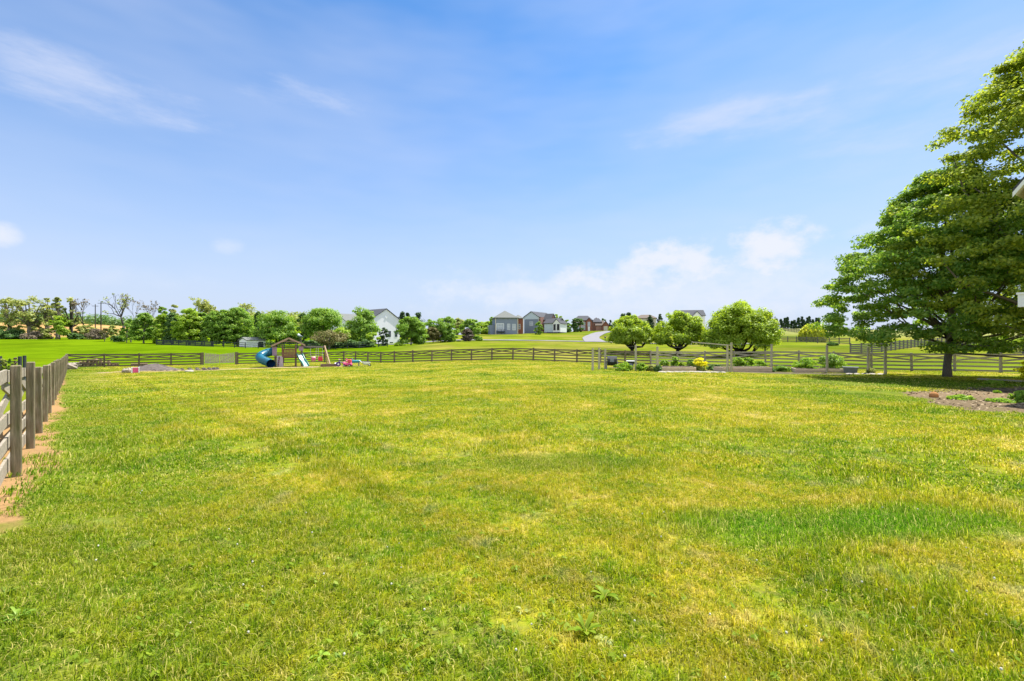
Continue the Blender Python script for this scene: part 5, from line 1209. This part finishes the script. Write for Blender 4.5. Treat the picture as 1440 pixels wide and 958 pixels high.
    plant(1224, 526, 518, 10, 'small weedy tuft beside the garden gate post', 'olive', 219)
    for px0, px1, py, lab in ((926, 1020, 523.6, 'strip of pale flagstones in front of the reddish raised bed'), (1189, 1244, 526.2, 'strip of pale flagstones between the last bed and the garden gate post')):
        a, c = G(px0, py), G(px1, py+.6); n = 9 if px0 < 1000 else 5; rg = random.Random(n); root = thing('stepping_path', lab, 'path', a)
        for i in range(n):
            m = MB(); m.blob((0, 0, 0), ((c-a).length/n*.52, .42, .06), 8, 4, .12, i); q = a.lerp(c, (i+.5)/n); o = m.build('flagstone', M['concrete'], root); o.location = Vector((q.x, q.y, gz(q.x, q.y)+.02))-a; o.rotation_euler[2] = math.atan2((c-a).y, (c-a).x)
    c = G(862, 519.5); c.y += .3; root = thing('compost_tumbler', 'black compost barrel on a leaning metal stand inside the garden fence', 'compost bin', c, yaw((c.x, c.y)))
    m = MB(); m.tube([(-.36, 0, .62), (-.34, 0, .62), (.34, 0, .62), (.36, 0, .62)], [.3, .36, .36, .3], 10); m.build('barrel', M['black'], root)
    m = MB(); m.b2(-.15, .15, -.37, -.33, .55, .8); m.build('hatch', M['greyp'], root)
    for s in (-1, 1): m = MB(); m.tube([(s*.4, -.32, 0), (s*.4, 0, .62), (s*.4, .32, 0)], .03, 6); m.build('leg', M['greyp'], root)
    c = G(887, 520.5); root = thing('garden_stand', 'white topped stand on a dark tub next to a garden post', 'stand', c, yaw((c.x, c.y)))
    m = MB(); m.b2(-.32, .32, -.25, .25, .62, .68); m.build('top', M['trim'], root, bevel=.01); m = MB(); m.b2(-.26, .26, -.2, .2, .5, .618); m.build('apron', M['black'], root)
    m = MB(); m.tube([(0, 0, 0), (0, 0, .3), (0, 0, .498)], [.17, .2, .22], 10); m.build('tub', M['greyp'], root, smooth=True)
    c = G(1196, 524.5); root = thing('storage_tub', 'grey plastic tub standing on the flagstones after the last bed', 'tub', c, yaw((c.x, c.y)))
    m = MB(); m.add([(-.36, -.2, 0), (.36, -.2, 0), (.36, .2, 0), (-.36, .2, 0), (-.42, -.25, .36), (.42, -.25, .36), (.42, .25, .36), (-.42, .25, .36)], [(0, 1, 5, 4), (1, 2, 6, 5), (2, 3, 7, 6), (3, 0, 4, 7), (3, 2, 1, 0)]); m.build('body', M['greyp'], root)
    m = MB(); m.b2(-.45, .45, -.28, .28, .362, .41); m.build('lid', M['greyp'], root)
    c = G(911.5, 521.4); m = MB(); m.blob((0, 0, .16), (.22, .2, .2), 8, 5, .15, 3); o = m.build('rock', M['mound']); o.location = c; tag(o, 'dark grey rock among the low plants near a garden post', 'rock')
garden()
# mulch bed on the right
def mulch():
    a, c = G(1376, 534.5), G(1440, 537.5); d = (c-a); root = thing('timber_edging', 'pale timber edging along the back of the mulch bed', 'edging', a, math.atan2(d.y, d.x))
    n = 3; L = d.length*1.6/n
    for i in range(n): m = MB(); m.b2(i*L, (i+1)*L-.02, -.07, .07, -.1, .10+.01*i); m.build('timber', M['concrete'], root)
    c = G(1371, 582-20); spots = [(1352, 560, 546.5+9, 30, 'grassy tuft at the left of the mulch bed'), (1407, 562, 556, 30, 'grassy tuft in the middle of the mulch bed')]
    rg = np.random.default_rng(3)
    for px, py, tp, w, lab in [(1352, 562, 556, 40, 'long low tuft of green weeds, nearest the lawn side of the mulch bed'), (1408, 566, 561, 40, 'flat tuft of green weeds in the middle of the mulch bed'), (1436, 566, 550, 34, 'tall dark green weed clump at the photo edge of the mulch bed'), (1400, 539.5, 535, 30, 'green weeds growing along the pale timber edging'), (1402, 553, 549.5, 12, 'tiny sprig of weeds in the bare middle of the mulch bed')]:
        p = G(px, py); h = zat(tp, p.y)-p.z; rad = w/2*p.y/F*.75
        tree('weed_clump', lab, 'weed', p, max(h, .08), rad, 'dome', 'herb', seed=int(px), nc=70, per=40, cs=rad*.28, ls=.05, crown0=.02, skip_trunk=True, shell=.6)
    p = G(1446, 533); tree('yellow_shrub', 'bright yellow shrub at the photo edge above the timber edging', 'shrub', p, .95, .45, 'round', 'yellow', seed=5, nc=60, per=40, cs=.16, ls=.07, crown0=.05, skip_trunk=True, shell=.6)
    p = G(1313, 559); m = MB(); m.blob((0, 0, .06), (.14, .12, .12), 9, 6, .1, 2); o = m.build('clay_lump', M['orange_clay'], smooth=True); o.location = p; tag(o, 'small orange brown lump at the lawn edge of the mulch bed', 'stone')
    # wood chips
    n = 5200; x = MUL.x+rg.uniform(-6, 6, n); y = MUL.y+rg.uniform(-6, 6, n); k = masks(x, y)[3] > .6; x = x[k]; y = y[k]; n = len(x); z = gh(x, y)
    P = np.stack([x, y, z+.012], 1); leaf_mesh('wood_chips', P, nrmlz(rg.normal(size=(n, 3))*.35+np.array([0, 0, 1])), .06, M['chips'], None, rg, 1.8)
    tag(bpy.data.objects['wood_chips'], 'brown wood chips scattered over the mulch bed', 'mulch', kind='stuff')
M['orange_clay'] = surf('orange_clay', (.42, .20, .07), (.34, .15, .05), 6, .9)
M['chips'] = leafm('wood_chip', (.135, .098, .058), (.31, .235, .15), .0, .02, .6, 3, 1.0, .5)
mulch()

# ------------------------------------------------------------------ broadleaf weeds and clover in the lawn
def rosette(label, p, n, ln, w, seed, up=.6, leaf='herb'):
    rg = np.random.default_rng(seed); vs = []; fs = []
    for i in range(n):
        a = rg.uniform(0, 6.28); l = ln*rg.uniform(.6, 1.15); e = up*rg.uniform(.5, 1.3); d = np.array([math.cos(a), math.sin(a), 0]); s = np.array([-math.sin(a), math.cos(a), 0]); b = len(vs); ww = w*rg.uniform(.7, 1.2)
        for t, k in ((0, .15), (.3, .7), (.6, 1.0), (.85, .7), (1.0, .08)):
            c = d*l*t*.9+np.array([0, 0, l*(e*t-.55*t*t)+.01]); vs += [tuple(c-s*ww*k+np.array([0, 0, ww*k*.3])), tuple(c), tuple(c+s*ww*k+np.array([0, 0, ww*k*.3]))]
        for j in range(4):
            fs += [(b+3*j, b+3*j+1, b+3*j+4, b+3*j+3), (b+3*j+1, b+3*j+2, b+3*j+5, b+3*j+4)]
    o = mesh_np('lawn_weed', vs, fs, LM[leaf], smooth=True); o.location = p; tag(o, label, 'weed', 'broadleaf weeds in the lawn'); return o
rosette('upright dock weed in the near lawn, tallest of its group', G(823, 893), 14, .115, .014, 1, 1.1, 'turfleaf')
rosette('broad leaved weed a step behind the tallest dock weed', G(850, 842), 16, .11, .014, 2, .8, 'turfleaf')
rosette('pale leaved flat weed beside the tallest dock weed on bare thatch', G(848, 905), 10, .075, .015, 3, .5, 'olive')
rosette('small weed in the near lawn on the camera side of the dark tuft', G(735, 862), 7, .055, .011, 4, .6, 'olive')
rosette('large dark weed clump growing near the plank fence', G(25, 872), 34, .09, .007, 5, .8, 'green')
rosette('second dark weed clump just behind the large one near the plank fence', G(8, 838), 26, .08, .007, 6, .8, 'green')
rosette('lone bright weed on the near lawn beside the clover patch', G(450, 925), 9, .06, .011, 7, .6)
def turf_weeds():
    rg = np.random.default_rng(16); n = 650; z = np.exp(rg.uniform(math.log(2.0), math.log(13), n)); px = rg.uniform(-60, 1500, n); x = (px-720)/F*z
    k = (fbm(x*.6, z*.6, 81, 3) > .47) & (dist_left(x, z) > .5) & (masks(x, z)[3] < .1); x = x[k]; z = z[k]; g = gh(x, z); P = []; N_ = []; D_ = []
    for i in range(len(x)):
        m = rg.integers(4, 9); a = rg.uniform(0, 6.28, m); r = rg.uniform(.008, .03, m)
        P.append(np.stack([x[i]+np.cos(a)*r, z[i]+np.sin(a)*r, g[i]+rg.uniform(.03, .055, m)], 1)); N_.append(np.stack([np.cos(a)*.5, np.sin(a)*.5, np.ones(m)], 1)); D_.append(np.stack([np.cos(a), np.sin(a), -.2*np.ones(m)], 1))
    o = leaf_mesh('turf_weeds', np.concatenate(P), nrmlz(np.concatenate(N_)), rg.uniform(.014, .026, sum(len(q) for q in P)), LM['turfleaf'], None, rg, 1.7, np.concatenate(D_)); tag(o, 'small broad leaved weeds scattered through the turf', 'weeds', kind='stuff')
turf_weeds()
def clover():
    rg = np.random.default_rng(6); n = 150; z = np.exp(rg.uniform(math.log(2.2), math.log(11), n)); px = rg.uniform(-40, 1480, n); x = (px-720)/F*z
    k = (fbm(x*.4, z*.4, 61, 3)+.12*(px > 1000) > .56) & (dist_left(x, z) > .6) & (masks(x, z)[3] < .1); x = x[k]; z = z[k]; g = gh(x, z); m = MB()
    for i in range(len(x)): m.blob((x[i], z[i], g[i]+rg.uniform(.045, .085)), rg.uniform(.005, .008), 6, 4, .1, i)
    o = m.build('clover_flowers', M['clover']); tag(o, 'white clover flowers dotted through the near lawn', 'clover', kind='stuff')
M['clover'] = surf('clover_white', (.52, .51, .42), (.42, .42, .33), 20, .8)
clover()

# ------------------------------------------------------------------ grass blades (instanced patches in one object)
def build_grass():
    rg = np.random.default_rng(1)
    V = []; Fq = []; K = []; nv = 0
    def patch(kind, n, R_, hmin, hmax, w, lean):
        nonlocal nv
        a = rg.uniform(0, 6.28, n); r = R_*np.sqrt(rg.uniform(0, 1, n))*1.0
        # blades gather in little tufts
        nt_ = max(8, n//9); tx = rg.uniform(-R_, R_, nt_); ty = rg.uniform(-R_, R_, nt_); k = rg.integers(0, nt_, n); use = rg.random(n) < .6
        x = np.where(use, tx[k]+rg.normal(0, R_*.05, n), r*np.cos(a)); y = np.where(use, ty[k]+rg.normal(0, R_*.05, n), r*np.sin(a))
        h = rg.uniform(0, 1, n)**1.4*(hmax-hmin)+hmin; ta = rg.uniform(0, 6.28, n); ln = rg.uniform(lean[0], lean[1], n); ln = np.minimum(ln, 2.0); h = h/np.sqrt(1+.35*ln*ln); d = np.stack([np.cos(ta), np.sin(ta)], 1)*(ln*h)[:, None]
        wa = ta+np.pi/2+rg.normal(0, .5, n); s = np.stack([np.cos(wa), np.sin(wa)], 1)*(w*rg.uniform(.6, 1.25, n)/2)[:, None]
        b = np.stack([x, y], 1); z0 = np.full(n, -.015)
        def p(xy, z): return np.concatenate([xy, z[:, None]], 1)
        v = np.stack([p(b-s, z0), p(b+s, z0), p(b+d*.35+s*.85, h*.55), p(b+d*.35-s*.85, h*.55), p(b+d+s*.15, h*(1-.28*ln)), p(b+d-s*.15, h*(1-.28*ln))], 1).reshape(-1, 3)
        i = np.arange(n)[:, None]*6+nv
        Fq.append(np.concatenate([i+np.array([[0, 1, 2, 3]]), i+np.array([[3, 2, 4, 5]])], 0)); V.append(v); K.append(np.full(len(v), kind)); nv += len(v)
    patch(0, 1150, .30, .025, .066, .0050, (.2, 1.7)); patch(1, 1150, .30, .02, .060, .0056, (.3, 2.0)); patch(2, 950, .30, .035, .095, .0050, (.2, 1.4))
    patch(3, 1100, .55, .025, .068, .0100, (.2, 1.6)); patch(4, 950, .55, .035, .088, .0095, (.2, 1.4)); patch(5, 1000, 1.25, .028, .074, .024, (.2, 1.2))
    PX = []; PK = []; PR = []; PS = []
    def spread(z0, z1, step, half, kinds, smin, smax):
        r = np.arange(-80, 80, step); X, Y = np.meshgrid(r, np.arange(-1, 62, step)); X = X.ravel()+rg.uniform(-.5, .5, X.size)*step; Y = Y.ravel()+rg.uniform(-.5, .5, Y.size)*step
        d = np.hypot(X, Y); k = (d >= z0) & (d < z1) & (np.abs(np.arctan2(X, Y)) < half) & inside(X, Y, yard) & (dist_left(X, Y) > .02); X = X[k]; Y = Y[k]
        st = masks(X-.05*LD.y, Y+.05*LD.x)[0]; _, pi_, pl, mu, gp = masks(X, Y); bare = np.maximum.reduce([st, pi_, pl, mu, gp]); k = bare < .35
        X, Y = X[k], Y[k]; n = len(X); g = gh(X, Y); e = .4; sx = (gh(X+e, Y)-gh(X-e, Y))/(2*e); sy = (gh(X, Y+e)-gh(X, Y-e))/(2*e)
        f = fbm(X*1.1, Y*1.1, 71, 3); f2 = fbm(X*.25, Y*.25, 73, 3)
        kk = np.where(f > .62, kinds[-1], np.where(rg.random(n) < .5, kinds[0], kinds[min(1, len(kinds)-1)]))
        sc = (smin+(smax-smin)*np.clip((f-.3)/.4, 0, 1))*rg.uniform(.85, 1.15, n)
        rz = rg.uniform(0, 6.28, n)
        # tilt to the slope, then a random turn about the local vertical
        PX.append(np.stack([X, Y, g], 1)); PK.append(10+kk)
        rot = np.zeros((n, 3)); rot[:, 0] = np.arctan(sy*np.cos(rz)-sx*np.sin(rz)); rot[:, 1] = -np.arctan(sx*np.cos(rz)+sy*np.sin(rz)); rot[:, 2] = rz
        PR.append(rot); PS.append(np.stack([np.ones(n), np.ones(n), sc], 1))
    spread(.9, 7.0, .33, R(64), (0, 1, 2), .85, 1.3)
    spread(7.0, 20, .66, R(60), (3, 3, 4), .8, 1.25)
    spread(20, 62, 1.7, R(56), (5,), .55, 1.1)
    PX = np.concatenate(PX); npt = len(PX); V = np.concatenate(V); 
    kind = np.concatenate([np.concatenate(K), np.concatenate(PK)]); z3 = np.zeros((len(V), 3))
    o = mesh_np('grass', np.concatenate([V, PX]), np.concatenate(Fq), grass_mat(),
                attrs={'blade_kind': ('INT', kind), 'turn': ('FLOAT_VECTOR', np.concatenate([z3, np.concatenate(PR)])), 'grow': ('FLOAT_VECTOR', np.concatenate([z3+1, np.concatenate(PS)]))})
    tag(o, 'shaggy yellow green lawn grass with greener clover patches', 'grass', kind='stuff')
    ng = bpy.data.node_groups.new('grass_spread', 'GeometryNodeTree'); ng.interface.new_socket('Geometry', in_out='INPUT', socket_type='NodeSocketGeometry'); ng.interface.new_socket('Geometry', in_out='OUTPUT', socket_type='NodeSocketGeometry')
    t = NT(ng); gi = t.n('NodeGroupInput'); go = t.n('NodeGroupOutput'); jn = t.n('GeometryNodeJoinGeometry')
    def attr(nm, typ): a = t.n('GeometryNodeInputNamedAttribute', data_type=typ); a.inputs['Name'].default_value = nm; return a.outputs['Attribute']
    ka = attr('blade_kind', 'INT')
    def sep(v):
        c = t.n('FunctionNodeCompare', data_type='INT', operation='EQUAL'); ia = [s for s in c.inputs if s.type == 'INT']; t.l(ka, ia[0]); ia[1].default_value = v
        s = t.n('GeometryNodeSeparateGeometry', domain='POINT'); t.l(gi.outputs[0], s.inputs['Geometry']); t.l(c.outputs[0], s.inputs['Selection']); return s.outputs['Selection']
    for k in range(6):
        ip = t.n('GeometryNodeInstanceOnPoints'); t.l(sep(10+k), ip.inputs['Points']); t.l(sep(k), ip.inputs['Instance'])
        rr = t.n('FunctionNodeEulerToRotation'); t.l(attr('turn', 'FLOAT_VECTOR'), rr.inputs[0]); t.l(rr.outputs[0], ip.inputs['Rotation']); t.l(attr('grow', 'FLOAT_VECTOR'), ip.inputs['Scale'])
        t.l(ip.outputs[0], jn.inputs[0])
    t.l(jn.outputs[0], go.inputs[0]); md = o.modifiers.new('grass_spread', 'NODES'); md.node_group = ng
    print('grass patches', npt)
build_grass()
print('objects', len(SC.objects))
